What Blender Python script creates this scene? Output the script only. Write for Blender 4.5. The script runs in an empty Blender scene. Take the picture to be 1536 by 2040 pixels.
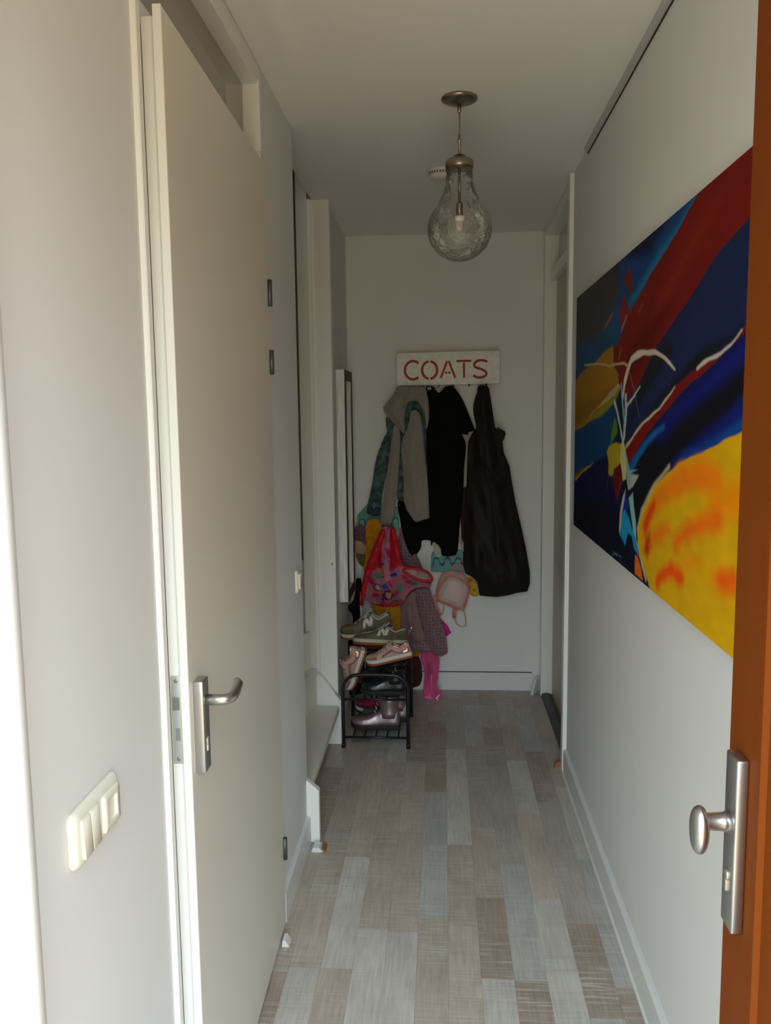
import bpy, bmesh, math, random
import numpy as np
from mathutils import Vector, Matrix
from mathutils.geometry import delaunay_2d_cdt

scene = bpy.context.scene
C = scene.collection
R = math.radians

# ------------------------------------------------------------------ camera
cam_d = bpy.data.cameras.new('camera')
cam = bpy.data.objects.new('camera', cam_d)
C.objects.link(cam)
YAW, PITCH, ROLL, CAM_H = 0.0700, 0.1170, -0.0120, 1.608
def _axes():
    cy, sy = math.cos(YAW), math.sin(YAW)
    f = Vector((-sy * math.cos(PITCH), cy * math.cos(PITCH), -math.sin(PITCH)))
    r0 = Vector((cy, sy, 0)); u0 = r0.cross(f)
    r = r0 * math.cos(ROLL) + u0 * math.sin(ROLL)
    u = u0 * math.cos(ROLL) - r0 * math.sin(ROLL)
    return r, u, f
_r, _u, _f = _axes()
cam.matrix_world = Matrix(((_r.x, _u.x, -_f.x, 0), (_r.y, _u.y, -_f.y, 0), (_r.z, _u.z, -_f.z, CAM_H), (0, 0, 0, 1)))
cam_d.sensor_fit = 'VERTICAL'
cam_d.sensor_height = 36.0
cam_d.sensor_width = 36.0
cam_d.lens = 36.0 * 1640 / 2040
cam_d.clip_start = 0.02
scene.camera = cam

# ------------------------------------------------------------------ light: a bright overcast sky and a warm street outside the open front door
SKY_COL, SKY_STR = (0.75, 0.915, 1.03), 10.6
GROUND_COL, GROUND_STR = (0.98, 0.83, 0.54), 2.6
w = bpy.data.worlds.new('sky_and_street'); scene.world = w; w.use_nodes = True
nt = w.node_tree; nt.nodes.clear()
tc = nt.nodes.new('ShaderNodeTexCoord'); sp = nt.nodes.new('ShaderNodeSeparateXYZ')
mr = nt.nodes.new('ShaderNodeMapRange'); mr.inputs['From Min'].default_value = -0.02; mr.inputs['From Max'].default_value = 0.42
mix = nt.nodes.new('ShaderNodeMix'); mix.data_type = 'RGBA'
mix.inputs['A'].default_value = tuple(c * GROUND_STR for c in GROUND_COL) + (1,)
mix.inputs['B'].default_value = tuple(c * SKY_STR for c in SKY_COL) + (1,)
bg = nt.nodes.new('ShaderNodeBackground'); wo = nt.nodes.new('ShaderNodeOutputWorld')
L = nt.links.new
L(tc.outputs['Generated'], sp.inputs[0]); L(sp.outputs['Z'], mr.inputs['Value']); L(mr.outputs[0], mix.inputs['Factor'])
L(mix.outputs['Result'], bg.inputs['Color']); L(bg.outputs[0], wo.inputs[0])
pl = bpy.data.lights.new('doorway_daylight_portal', 'AREA'); pl.shape = 'RECTANGLE'; pl.size = 0.96; pl.size_y = 2.40
pl.cycles.is_portal = True
po = bpy.data.objects.new('doorway_daylight_portal', pl); C.objects.link(po)
po.location = (0.0, -0.02, 1.18); po.rotation_euler = (R(90), 0, 0)

# ------------------------------------------------------------------ exposure
vs = scene.view_settings
vs.view_transform = 'Standard'; vs.look = 'None'; vs.gamma = 1.0; vs.use_curve_mapping = False
vs.exposure = 0.0

# ------------------------------------------------------------------ helpers
def lin(c):
    c = c / 255.0
    return c / 12.92 if c <= 0.04045 else ((c + 0.055) / 1.055) ** 2.4
def srgb(r, g, b, k=1.0):
    return tuple(min(0.95, lin(v) * k) for v in (r, g, b))

_mats = {}
def mat(name, col, rough=0.6, metal=0.0, spec=0.5, noise=0.0, nscale=8.0, bump=0.0, bscale=60.0, attr=None, alpha=1.0,
        trans=0.0, ior=1.45, coat=0.0, stretch=None, emit=None):
    """Procedural material: base colour (optionally varied by noise), roughness, metal, fine bump."""
    if name in _mats: return _mats[name]
    m = bpy.data.materials.new(name); m.use_nodes = True
    n = m.node_tree.nodes; l = m.node_tree.links.new
    b = n['Principled BSDF']
    b.inputs['Base Color'].default_value = tuple(col) + (1,)
    b.inputs['Roughness'].default_value = rough
    b.inputs['Metallic'].default_value = metal
    b.inputs['Specular IOR Level'].default_value = spec
    b.inputs['IOR'].default_value = ior
    b.inputs['Alpha'].default_value = alpha
    b.inputs['Transmission Weight'].default_value = trans
    b.inputs['Coat Weight'].default_value = coat
    tcn = n.new('ShaderNodeTexCoord'); mp = n.new('ShaderNodeMapping')
    l(tcn.outputs['Object'], mp.inputs['Vector'])
    if stretch: mp.inputs['Scale'].default_value = stretch
    src = None
    if attr:
        a = n.new('ShaderNodeAttribute'); a.attribute_name = attr
        src = a.outputs['Color']
    if noise > 0:
        nz = n.new('ShaderNodeTexNoise'); nz.inputs['Scale'].default_value = nscale; nz.inputs['Detail'].default_value = 5
        l(mp.outputs[0], nz.inputs['Vector'])
        rr = n.new('ShaderNodeMapRange'); rr.inputs['From Min'].default_value = 0.3; rr.inputs['From Max'].default_value = 0.7
        rr.inputs['To Min'].default_value = 1 - noise; rr.inputs['To Max'].default_value = 1 + noise
        l(nz.outputs['Fac'], rr.inputs['Value'])
        mx = n.new('ShaderNodeMix'); mx.data_type = 'RGBA'; mx.blend_type = 'MULTIPLY'; mx.inputs['Factor'].default_value = 1
        if src: l(src, mx.inputs['A'])
        else: mx.inputs['A'].default_value = tuple(col) + (1,)
        l(rr.outputs[0], mx.inputs['B'])
        src = mx.outputs['Result']
    if src: l(src, b.inputs['Base Color'])
    if bump > 0:
        nb = n.new('ShaderNodeTexNoise'); nb.inputs['Scale'].default_value = bscale; nb.inputs['Detail'].default_value = 6
        l(mp.outputs[0], nb.inputs['Vector'])
        bp = n.new('ShaderNodeBump'); bp.inputs['Strength'].default_value = bump; bp.inputs['Distance'].default_value = 0.002
        l(nb.outputs['Fac'], bp.inputs['Height']); l(bp.outputs[0], b.inputs['Normal'])
    _mats[name] = m
    return m

class MB:
    """Collects shapes into one mesh."""
    def __init__(s): s.v = []; s.f = []; s.sm = []
    def add(s, vs_, fs, smooth=False):
        o = len(s.v); s.v += [tuple(v) for v in vs_]
        s.f += [tuple(i + o for i in f) for f in fs]; s.sm += [smooth] * len(fs)
        return s
    def box(s, x0, x1, y0, y1, z0, z1, M=None, bev=0.0, seg=2):
        if bev > 0:
            bm = bmesh.new(); bmesh.ops.create_cube(bm, size=1)
            bmesh.ops.scale(bm, vec=(x1 - x0, y1 - y0, z1 - z0), verts=bm.verts)
            bmesh.ops.translate(bm, vec=((x0 + x1) / 2, (y0 + y1) / 2, (z0 + z1) / 2), verts=bm.verts)
            bmesh.ops.bevel(bm, geom=list(bm.edges), offset=bev, segments=seg, affect='EDGES', profile=0.5)
            s.bm(bm, M, smooth=True); return s
        vv = [(x, y, z) for z in (z0, z1) for y in (y0, y1) for x in (x0, x1)]
        if M: vv = [M @ Vector(v) for v in vv]
        return s.add(vv, [(0, 2, 3, 1), (4, 5, 7, 6), (0, 1, 5, 4), (2, 6, 7, 3), (0, 4, 6, 2), (1, 3, 7, 5)])
    def bm(s, bm, M=None, smooth=False):
        bm.verts.index_update()
        vv = [(M @ v.co) if M else v.co.copy() for v in bm.verts]
        s.add(vv, [tuple(v.index for v in f.verts) for f in bm.faces], smooth); bm.free(); return s
    def prism(s, pts, axis, a0, a1, M=None, smooth=False):
        """Extrude a 2D outline. axis 'x': pts=(y,z); 'y': pts=(x,z); 'z': pts=(x,y)."""
        n = len(pts)
        def P(p, a):
            v = {'x': (a, p[0], p[1]), 'y': (p[0], a, p[1]), 'z': (p[0], p[1], a)}[axis]
            return M @ Vector(v) if M else v
        vv = [P(p, a0) for p in pts] + [P(p, a1) for p in pts]
        fs = [tuple(range(n - 1, -1, -1)), tuple(range(n, 2 * n))] + [(i, (i + 1) % n, n + (i + 1) % n, n + i) for i in range(n)]
        return s.add(vv, fs, smooth)
    def loft(s, rings, cap=True, smooth=True, closed=True):
        n = len(rings[0]); o = []
        for r in rings: o += [tuple(p) for p in r]
        fs = []
        for k in range(len(rings) - 1):
            for i in range(n if closed else n - 1):
                j = (i + 1) % n
                fs.append((k * n + i, k * n + j, (k + 1) * n + j, (k + 1) * n + i))
        if cap:
            fs.append(tuple(range(n - 1, -1, -1))); fs.append(tuple(range((len(rings) - 1) * n, len(rings) * n)))
        return s.add(o, fs, smooth)
    def tube(s, pts, r, n=10, closed=False, flat=None):
        """Tube along a path; r a number or one per point; flat=(a,b) makes a ribbon-like section."""
        P = [Vector(p) for p in pts]; k = len(P); rings = []
        rr = r if isinstance(r, (list, tuple)) else [r] * k
        up = None
        for i in range(k):
            if closed: t = P[(i + 1) % k] - P[i - 1]
            else: t = P[min(i + 1, k - 1)] - P[max(i - 1, 0)]
            t.normalize()
            if up is None:
                up = Vector((0, 0, 1)) if abs(t.z) < 0.9 else Vector((0, 1, 0))
            a = t.cross(up)
            if a.length < 1e-5: a = t.cross(Vector((1, 0.3, 0)))
            a.normalize(); b = a.cross(t).normalized(); up = b
            fa, fb = flat if flat else (1, 1)
            rings.append([P[i] + (a * math.cos(q) * fa + b * math.sin(q) * fb) * rr[i] for q in [2 * math.pi * j / n for j in range(n)]])
        if closed: rings.append(rings[0])
        return s.loft(rings, cap=not closed)
    def lathe(s, prof, c=(0, 0, 0), n=32, M=None, cap=True):
        """Revolve (r,z) profile about the z axis at c."""
        rings = []
        for r, z in prof:
            ring = [Vector((c[0] + r * math.cos(2 * math.pi * j / n), c[1] + r * math.sin(2 * math.pi * j / n), c[2] + z)) for j in range(n)]
            rings.append([M @ p for p in ring] if M else ring)
        return s.loft(rings, cap=cap)
    def build(s, name, m, parent=None, bev=0.0, seg=2, sub=0, solid=0.0):
        me = bpy.data.meshes.new(name); me.from_pydata(s.v, [], s.f)
        for p, sm in zip(me.polygons, s.sm): p.use_smooth = sm
        bm = bmesh.new(); bm.from_mesh(me)
        bmesh.ops.recalc_face_normals(bm, faces=bm.faces)
        if bev > 0:
            ed = [e for e in bm.edges if len(e.link_faces) == 2 and e.calc_face_angle(0) > 0.6]
            bmesh.ops.bevel(bm, geom=ed, offset=bev, segments=seg, affect='EDGES', profile=0.5)
        bm.to_mesh(me); bm.free()
        o = bpy.data.objects.new(name, me); C.objects.link(o)
        if m: me.materials.append(m)
        if sub:
            md = o.modifiers.new('smooth', 'SUBSURF'); md.levels = sub; md.render_levels = sub
        if solid:
            md = o.modifiers.new('thickness', 'SOLIDIFY'); md.thickness = solid; md.offset = 0
        if parent: put(o, parent)
        return o

def put(o, parent):
    """Parent o to parent, keeping the world-space vertices it was built with."""
    o.parent = parent
    o.matrix_parent_inverse = world(parent).inverted()
def world(o):
    m = Matrix.LocRotScale(o.location, o.rotation_euler, o.scale)
    return (world(o.parent) @ o.matrix_parent_inverse @ m) if o.parent else m
def tag(o, label=None, cat=None, group=None, kind=None):
    if label: o['label'] = label
    if cat: o['category'] = cat
    if group: o['group'] = group
    if kind: o['kind'] = kind
    return o
def thing(name, loc, label, cat, group=None):
    o = bpy.data.objects.new(name, None); C.objects.link(o); o.empty_display_size = 0.05
    o.location = loc
    return tag(o, label, cat, group)
def struct(name, mb, m, label, cat, parent=None, **k):
    o = mb.build(name, m, parent, **k)
    if not parent: tag(o, label, cat, kind='structure')
    return o
# ================================================================== the room
XL, XR, YB, CE = -0.517, 0.550, 4.714, 2.600
XA = -0.537                      # left wall of the coat corner behind the stairs
YF0, YF1 = 0.10, 0.22            # front wall of the house, open doorway in it

WALL = mat('white_emulsion_wall', (0.775, 0.78, 0.76), 0.75, noise=0.02, nscale=3, bump=0.12, bscale=90, spec=0.3)
CEIL = mat('white_ceiling_paint', (0.85, 0.83, 0.79), 0.9, bump=0.08, bscale=120, spec=0.2)
TRIM = mat('white_satin_trim_paint', (0.84, 0.835, 0.79), 0.28, spec=0.5, bump=0.03, bscale=40)
STAIRP = mat('cream_stair_paint', (0.76, 0.73, 0.63), 0.4, noise=0.03, nscale=6)
BASE = mat('white_baseboard_foil', (0.74, 0.75, 0.74), 0.35)
LEAF = mat('taupe_door_paint', (0.79, 0.755, 0.655), 0.36, spec=0.5, noise=0.03, nscale=2, bump=0.05, bscale=30)
STEEL = mat('brushed_aluminium', (0.52, 0.52, 0.52), 0.33, metal=1.0, noise=0.05, nscale=60, stretch=(1, 1, 0.1))
DARK = mat('dark_gap', (0.03, 0.028, 0.025), 0.8)
GLASSY = mat('window_pane_glass', (0.9, 0.92, 0.9), 0.03, trans=1.0, ior=1.45)
RAWWOOD = mat('raw_board_core', (0.30, 0.125, 0.05), 0.8, noise=0.2, nscale=40)

# ---- floor: strips of plank of different tones
def build_floor():
    tones = {'L': (156, 151, 144), 'G': (145, 143, 138), 'T': (146, 135, 123), 'B': (128, 115, 104), 'M': (139, 130, 122), 'P': (136, 127, 120)}
    x0, pw = -0.4570, 0.0937
    known = {   # strip: far-to-near tones and the end joints between them (metres from the camera)
        -1: ('TBTB', [3.6, 2.9, 2.2]), 0: ('BTTL', [3.9, 3.05, 2.222]), 1: ('BGTLT', [4.3, 3.72, 2.837, 2.221]),
        2: ('BGTTL', [4.2, 3.673, 2.819, 2.413]), 3: ('PBTTL', [4.25, 3.669, 3.025, 2.408]), 4: ('MBGGT', [4.191, 3.373, 2.942, 2.475]),
        5: ('PMLTTT', [4.4, 3.831, 2.939, 2.444, 2.118]), 6: ('PGPTBL', [4.45, 3.872, 3.077, 2.6, 2.203]), 7: ('BTBPPGB', [4.45, 4.12, 3.90, 3.455, 2.814, 2.197]),
        8: ('PTTLTL', [4.5, 4.1, 3.715, 3.191, 2.606]), 9: ('PGBMMB', [4.4, 3.818, 3.3, 2.95, 2.472]), 10: ('PTTLGB', [4.3, 4.0, 3.444, 2.857, 2.183]),
        11: ('TLBPBL', [4.35, 4.059, 3.35, 2.724, 2.181])}
    rnd = random.Random(4)
    vs_, fs, cols, crs = [], [], [], []
    for k in range(-10, 14):
        xa, xb = x0 + k * pw, x0 + (k + 1) * pw
        seq, js = known.get(k, ('TBLGTB', [4.2, 3.4, 2.9, 2.3, 1.6]))
        edges = [4.80] + list(js)
        y = edges[-1]
        seq = list(seq)
        while y > 0.0:
            y -= rnd.uniform(0.35, 0.7); edges.append(max(y, 0.0)); seq.append(rnd.choice('LTBGMT'))
        edges.append(0.0)
        for i in range(len(edges) - 1):
            ya, yb = edges[i], edges[i + 1]
            if ya - yb < 0.004: continue
            o = len(vs_); g = 0.00025
            vs_ += [(xa + g, yb + g, 0), (xb - g, yb + g, 0), (xb - g, ya - g, 0), (xa + g, ya - g, 0)]
            fs.append((o, o + 1, o + 2, o + 3))
            t = tones[seq[min(i, len(seq) - 1)]]
            j = rnd.uniform(0.94, 1.06)
            cols.append(tuple(min(1, lin(q) * 1.78 * j) for q in t)); crs.append(rnd.random())
    o = len(vs_)
    vs_ += [(-1.5, 0.0, -0.0015), (0.9, 0.0, -0.0015), (0.9, 4.8, -0.0015), (-1.5, 4.8, -0.0015)]
    fs.append((o, o + 1, o + 2, o + 3)); cols.append((0.12, 0.1, 0.085)); crs.append(0.5)
    o = len(vs_)
    vs_ += [(-1.5, 0.0, -0.12), (0.9, 0.0, -0.12), (0.9, 4.8, -0.12), (-1.5, 4.8, -0.12)]
    fs.append((o + 3, o + 2, o + 1, o)); cols.append((0.12, 0.1, 0.085)); crs.append(0.5)
    me = bpy.data.meshes.new('floor'); me.from_pydata(vs_, [], fs)
    a = me.attributes.new('plank', 'FLOAT_COLOR', 'FACE')
    a.data.foreach_set('color', np.array([c + (r,) for c, r in zip(cols, crs)], dtype=np.float32).ravel())
    m = bpy.data.materials.new('sawn_oak_laminate'); m.use_nodes = True
    n = m.node_tree.nodes; l = m.node_tree.links.new; b = n['Principled BSDF']
    at = n.new('ShaderNodeAttribute'); at.attribute_name = 'plank'
    tcn = n.new('ShaderNodeTexCoord')
    off = n.new('ShaderNodeVectorMath'); off.operation = 'MULTIPLY_ADD'
    cmb = n.new('ShaderNodeCombineXYZ')
    l(at.outputs['Alpha'], cmb.inputs[0]); l(at.outputs['Alpha'], cmb.inputs[1]); l(at.outputs['Alpha'], cmb.inputs[2])
    l(cmb.outputs[0], off.inputs[0]); off.inputs[1].default_value = (13, 29, 17); l(tcn.outputs['Object'], off.inputs[2])
    def noise(scale, sc, det=6, rough=0.6):
        mp = n.new('ShaderNodeMapping'); mp.inputs['Scale'].default_value = sc; l(off.outputs[0], mp.inputs['Vector'])
        z = n.new('ShaderNodeTexNoise'); z.inputs['Scale'].default_value = scale; z.inputs['Detail'].default_value = det; z.inputs['Roughness'].default_value = rough
        l(mp.outputs[0], z.inputs['Vector']); return z.outputs['Fac']
    def ramp(src, a0, a1, b0, b1):
        q = n.new('ShaderNodeMapRange'); q.inputs['From Min'].default_value = a0; q.inputs['From Max'].default_value = a1
        q.inputs['To Min'].default_value = b0; q.inputs['To Max'].default_value = b1; l(src, q.inputs['Value']); return q.outputs[0]
    def mixc(blend, fac, A, B):
        x = n.new('ShaderNodeMix'); x.data_type = 'RGBA'; x.blend_type = blend
        if isinstance(fac, float): x.inputs['Factor'].default_value = fac
        else: l(fac, x.inputs['Factor'])
        for key, val in (('A', A), ('B', B)):
            if isinstance(val, tuple): x.inputs[key].default_value = val
            else: l(val, x.inputs[key])
        return x.outputs['Result']
    grain = ramp(noise(9, (14, 0.9, 1)), 0.3, 0.72, 0.82, 1.12)
    blot = ramp(noise(5, (1.6, 0.8, 1), 3), 0.3, 0.7, 0.86, 1.1)
    col = mixc('MULTIPLY', 1.0, at.outputs['Color'], grain)
    col = mixc('MULTIPLY', 1.0, col, blot)
    saw = noise(60, (0.10, 2.4, 1), 3, 0.5)          # saw marks run across the strip
    msk = noise(3.2, (0.9, 0.8, 1), 2)
    sawl = ramp(saw, 0.53, 0.64, 0.0, 1.0); mk = ramp(msk, 0.42, 0.62, 0.08, 0.75)
    mm = n.new('ShaderNodeMath'); mm.operation = 'MULTIPLY'; l(sawl, mm.inputs[0]); l(mk, mm.inputs[1])
    col = mixc('MIX', mm.outputs[0], col, (0.55, 0.53, 0.50, 1))
    sawd = ramp(saw, 0.44, 0.34, 0.0, 0.22)
    m2 = n.new('ShaderNodeMath'); m2.operation = 'MULTIPLY'; l(sawd, m2.inputs[0]); l(mk, m2.inputs[1])
    col = mixc('MIX', m2.outputs[0], col, (0.10, 0.08, 0.07, 1))
    l(col, b.inputs['Base Color'])
    b.inputs['Roughness'].default_value = 0.42; b.inputs['Specular IOR Level'].default_value = 0.4
    bp = n.new('ShaderNodeBump'); bp.inputs['Strength'].default_value = 0.15; bp.inputs['Distance'].default_value = 0.001
    l(saw, bp.inputs['Height']); l(bp.outputs[0], b.inputs['Normal'])
    me.materials.append(m)
    o = bpy.data.objects.new('floor', me); C.objects.link(o)
    tag(o, 'grey and tan plank laminate floor of the hallway', 'floor', kind='structure')
build_floor()

# ---- ceiling (stops at the stairwell opening on the left) and the closed stairwell above the stairs
mb = MB()
mb.box(-0.60, 0.90, 0.0, 4.90, CE, CE + 0.14)
mb.box(-1.90, -0.60, 0.0, 2.93, CE, CE + 0.14)
mb.box(-1.90, -0.60, 3.99, 4.90, CE, CE + 0.14)
mb.box(-1.90, -0.60, 2.93, 3.99, 3.90, 4.0)
struct('ceiling', mb, CEIL, 'plain white ceiling of the hallway', 'ceiling')

# ---- walls
mb = MB()
mb.box(-0.62, XL, YF0, 1.432, 0, CE)                       # near part with the switch and socket
mb.box(-0.62, XL, 2.428, 2.950, 0, CE)                     # pier between the door and the stairs
mb.box(-0.62, XL, 1.432, 2.428, 2.575, CE)
struct('wall_left', mb, WALL, 'white left wall with the taupe door and the switch and socket plate', 'wall')
mb = MB()
mb.box(XR, 0.75, YF0, 3.615, 0, CE)
mb.box(XR + 0.01, 0.75, 4.665, 4.90, 0, CE)
mb.box(XR, 0.75, 3.615, 4.665, 2.585, CE)
struct('wall_right', mb, WALL, 'white right wall behind the abstract painting', 'wall')
mb = MB(); mb.box(-0.66, 0.75, YB, YB + 0.12, 0, CE)
struct('wall_back', mb, WALL, 'white end wall behind the coats', 'wall')
mb = MB(); mb.box(-0.64, XA, 3.972, YB, 0, CE)
struct('wall_alcove', mb, WALL, 'white left wall of the coat corner past the stairs', 'wall')
mb = MB()
mb.box(-1.90, -0.50, YF0, YF1, 0, CE); mb.box(0.50, 0.90, YF0, YF1, 0, CE); mb.box(-0.50, 0.50, YF0, YF1, 2.38, CE)
struct('wall_front', mb, WALL, 'front wall around the open front doorway', 'wall')
# rooms and stairwell behind the left wall, so that no daylight leaks in
mb = MB()
mb.box(-2.0, -1.9, YF0, 4.90, 0, 4.0)
mb.box(-1.90, -0.62, 2.83, 2.93, 0, 4.0)
mb.box(-1.90, -0.66, 3.925, 3.99, 0, 4.0)
mb.box(-0.66, -0.60, 3.972, 3.99, CE, 4.0)
mb.box(-0.60, -0.50, 2.83, 3.99, CE + 0.14, 4.0)
struct('wall_stairwell', mb, mat('stairwell_wall_paint', (0.62, 0.60, 0.54), 0.8), 'cream walls of the stairwell seen beside the pier', 'wall')
mb = MB(); mb.box(0.90, 0.95, YF0, 4.90, 0, CE); mb.box(0.75, 0.9, 3.5, 3.6, 0, CE); mb.box(0.75, 0.9, 4.68, 4.9, 0, CE)
struct('wall_right_outer', mb, WALL, 'wall of the room behind the far right door', 'wall')

# ---- baseboards (with their slim bevelled top edge)
def baseboard(name, pts, axis, a0, a1, label, inner):
    mb = MB(); mb.prism(pts, axis, a0, a1); o = struct(name, mb, BASE, label, 'baseboard')
    return o
H = 0.105
def prof(x, s, t=0.014): return [(x, 0), (x + s * t, 0), (x + s * t, H - 0.006), (x + s * (t - 0.005), H), (x, H)]
mb = MB(); mb.prism(prof(XL, 1), 'y', 2.434, 2.930); struct('baseboard_left', mb, BASE, 'white baseboard on the pier left of the stairs', 'baseboard')
mb = MB(); mb.prism(prof(XR, -1), 'y', YF1, 3.60); mb.prism([(XR - 0.014, 0), (XR - 0.020, 0), (XR - 0.014, 0.006)], 'y', YF1, 3.60)
mb.box(XR - 0.004, XR + 0.001, YF1, 3.60, H, H + 0.004)
o = struct('baseboard_right', mb, BASE, 'white baseboard along the right wall', 'baseboard')
g = MB(); g.box(XR - 0.0035, XR + 0.001, YF1, 3.60, H, H + 0.0035); g.build('shadow_gap', DARK, o)
mb = MB(); mb.prism([(YB, 0), (YB - 0.014, 0), (YB - 0.014, H - 0.004), (YB - 0.011, H), (YB, H)], 'x', XA, 0.515)
o = struct('baseboard_back', mb, BASE, 'white baseboard under the coats on the end wall', 'baseboard')
g = MB(); g.box(XA, 0.515, YB - 0.005, YB + 0.001, H, H + 0.0035); g.build('shadow_gap', DARK, o)
# loose end pieces
def piece(name, loc, rot, size, label, cat='skirting offcut', m=None):
    mb = MB(); mb.box(-size[0] / 2, size[0] / 2, -size[1] / 2, size[1] / 2, 0, size[2])
    o = mb.build(name, m or BASE); o.location = loc; o.rotation_euler = rot
    return tag(o, label, cat)
piece('skirting_offcut', (0.522, 4.655, 0.0), (0, R(12), R(-28)), (0.014, 0.075, 0.098), 'short loose white skirting end leaning in the far right corner')
mb = MB(); mb.prism([(-0.020, 0), (0.026, 0), (0.008, 0.016), (-0.014, 0.016)], 'y', -0.022, 0.025)
o = mb.build('skirting_offcut', BASE); o.location = (-0.472, 2.885, 0); tag(o, 'white wedge of skirting lying at the foot of the near stair string', 'skirting offcut')
c = MB(); c.prism([(0.024, 0.0), (0.034, 0.0), (0.030, 0.012), (0.018, 0.016)], 'y', 2.86, 2.915); 
c.v = [(x - 0.472, y, z) for x, y, z in c.v]; put(c.build('raw_edge', RAWWOOD), o)
mb = MB(); mb.prism([(-0.008, 0), (0.014, 0), (0.004, 0.020), (-0.006, 0.020)], 'y', -0.018, 0.020)
o = mb.build('skirting_offcut', BASE); o.location = (-0.487, 2.330, 0); tag(o, 'small white skirting end standing at the bottom hinge corner of the taupe door', 'skirting offcut')
mb = MB(); mb.prism([(0, 0), (0.026, 0), (0.034, 0.012), (0.020, 0.030), (0.004, 0.022)], 'y', -0.012, 0.012)
o = mb.build('wood_chip', RAWWOOD); o.location = (0.505, 3.655, 0); tag(o, 'small orange-brown wood chip on the floor beside the right door frame', 'wood chip')

# ---- left door: white steel frame with a fanlight, taupe door standing slightly ajar
mb = MB()
mb.box(-0.560, XL + 0.010, 1.425, 1.447, 0, 2.585)                # casing face
mb.box(-0.600, XL - 0.012, 1.447, 1.500, 0, 2.345)                # rebate
mb.box(-0.600, -0.532, 1.500, 1.655, 0, 2.345)
mb.box(-0.610, XL - 0.034, 1.432, 1.450, 0, 2.585)
mb.box(-0.610, XL + 0.006, 2.402, 2.432, 0, 2.545)                # hinge side
mb.box(-0.570, XL + 0.008, 2.396, 2.420, 2.35, 2.545)
mb.box(-0.610, XL + 0.004, 1.425, 2.432, 2.532, 2.585)            # head
mb.box(-0.610, XL - 0.026, 1.447, 2.402, 2.318, 2.350)            # transom
struct('trim_1', mb, TRIM, 'white steel frame of the taupe door with its fanlight opening', 'door frame', bev=0.002, seg=1)
mb = MB(); mb.box(-0.562, -0.556, 1.45, 2.40, 2.345, 2.535)
wn = struct('window_1', mb, mat('fanlight_glass', (0.55, 0.52, 0.50), 0.04, trans=0.75, ior=1.5), 'dark fanlight pane above the taupe door', 'window')
hinge = Vector((-0.502, 2.418, 0)); dx, dy = 0.018, -0.926
ul = math.hypot(dx, dy); ux, uy = dx / ul, dy / ul
DM = Matrix(((ux, -uy, 0, hinge.x), (uy, ux, 0, hinge.y), (0, 0, 1, 0), (0, 0, 0, 1)))   # local: u along door, n out of face, z
def DW(u, n, z): return DM @ Vector((u, n, z))
mb = MB(); mb.box(0, 0.930, -0.015, 0, 0.014, 2.320, DM); mb.box(0.014, 0.917, -0.040, -0.014, 0.014, 2.306, DM)
leaf = mb.build('door_1', LEAF, bev=0.0015, seg=1); tag(leaf, 'tall taupe door standing slightly ajar in the left wall', 'door', kind='structure')
# painted white edges of the leaf
e = MB(); e.box(0.9295, 0.9312, -0.0152, -0.0004, 0.014, 2.320, DM); e.box(0.9165, 0.9182, -0.0402, -0.0150, 0.014, 2.306, DM)
e.build('door_edge', TRIM, leaf)
p = MB(); p.box(0.9178, 0.9200, -0.0385, -0.0165, 0.941, 1.117, DM, bev=0.0008)
lp = p.build('lock_faceplate', mat('zinc_faceplate', (0.62, 0.66, 0.65), 0.35, metal=0.6), leaf)
q = MB(); q.box(0.9190, 0.9260, -0.0335, -0.0215, 1.051, 1.075, DM); q.build('latch_bolt', STEEL, lp)
q = MB(); q.box(0.9190, 0.9206, -0.0320, -0.0230, 0.988, 1.013, DM); q.build('dead_bolt', mat('dull_zinc', (0.35, 0.37, 0.37), 0.5, metal=0.7), lp)
for z in (0.951, 1.107):
    q = MB(); q.lathe([(0.004, 0), (0.004, 0.001), (0.0015, 0.0006)], n=14, M=DM @ Matrix.Translation((0.9200, -0.0275, z)) @ Matrix.Rotation(R(90), 4, 'Y'))
    q.build('screw', mat('screw_head', (0.35, 0.36, 0.36), 0.4, metal=0.8), lp)
hu = 0.885
p = MB(); p.box(hu - 0.020, hu + 0.020, 0.0, 0.020, 0.915, 1.100, DM, bev=0.002)
hd = p.build('door_handle', STEEL, leaf)
q = MB(); pts = [DW(hu, 0.018, 1.058), DW(hu, 0.045, 1.058), DW(hu, 0.060, 1.058)]
for a in range(0, 91, 15):
    t = R(a); pts.append(DW(hu - 0.020 + 0.020 * math.cos(t), 0.048 + 0.020 * math.sin(t), 1.058))
pts += [DW(hu - 0.055, 0.066, 1.058), DW(hu - 0.095, 0.062, 1.058), DW(hu - 0.115, 0.055, 1.058)]
q.tube(pts[:2] + pts[3:], [0.011] * 2 + [0.0105] * 7 + [0.0105, 0.010, 0.008], n=14); q.build('lever', STEEL, hd)
q = MB(); q.lathe([(0.0085, 0), (0.0085, 0.0012), (0.001, 0.0012)], n=18, M=DM @ Matrix.Translation((hu, 0.0202, 0.975)) @ Matrix.Rotation(R(-90), 4, 'X'))
q.box(hu - 0.004, hu + 0.004, 0.0195, 0.0215, 0.955, 0.972, DM); q.build('lock_cylinder', mat('bright_cylinder', (0.8, 0.8, 0.78), 0.3, metal=0.6), hd)
for z0, z1 in ((1.925, 2.000), (1.730, 1.800), (0.230, 0.300)):
    q = MB(); q.tube([DW(0.010, 0.005, z0), DW(0.010, 0.005, z1)], 0.0075, 10)
    q.build('hinge', mat('dark_hinge_steel', (0.12, 0.12, 0.12), 0.45, metal=0.7), leaf)

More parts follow.
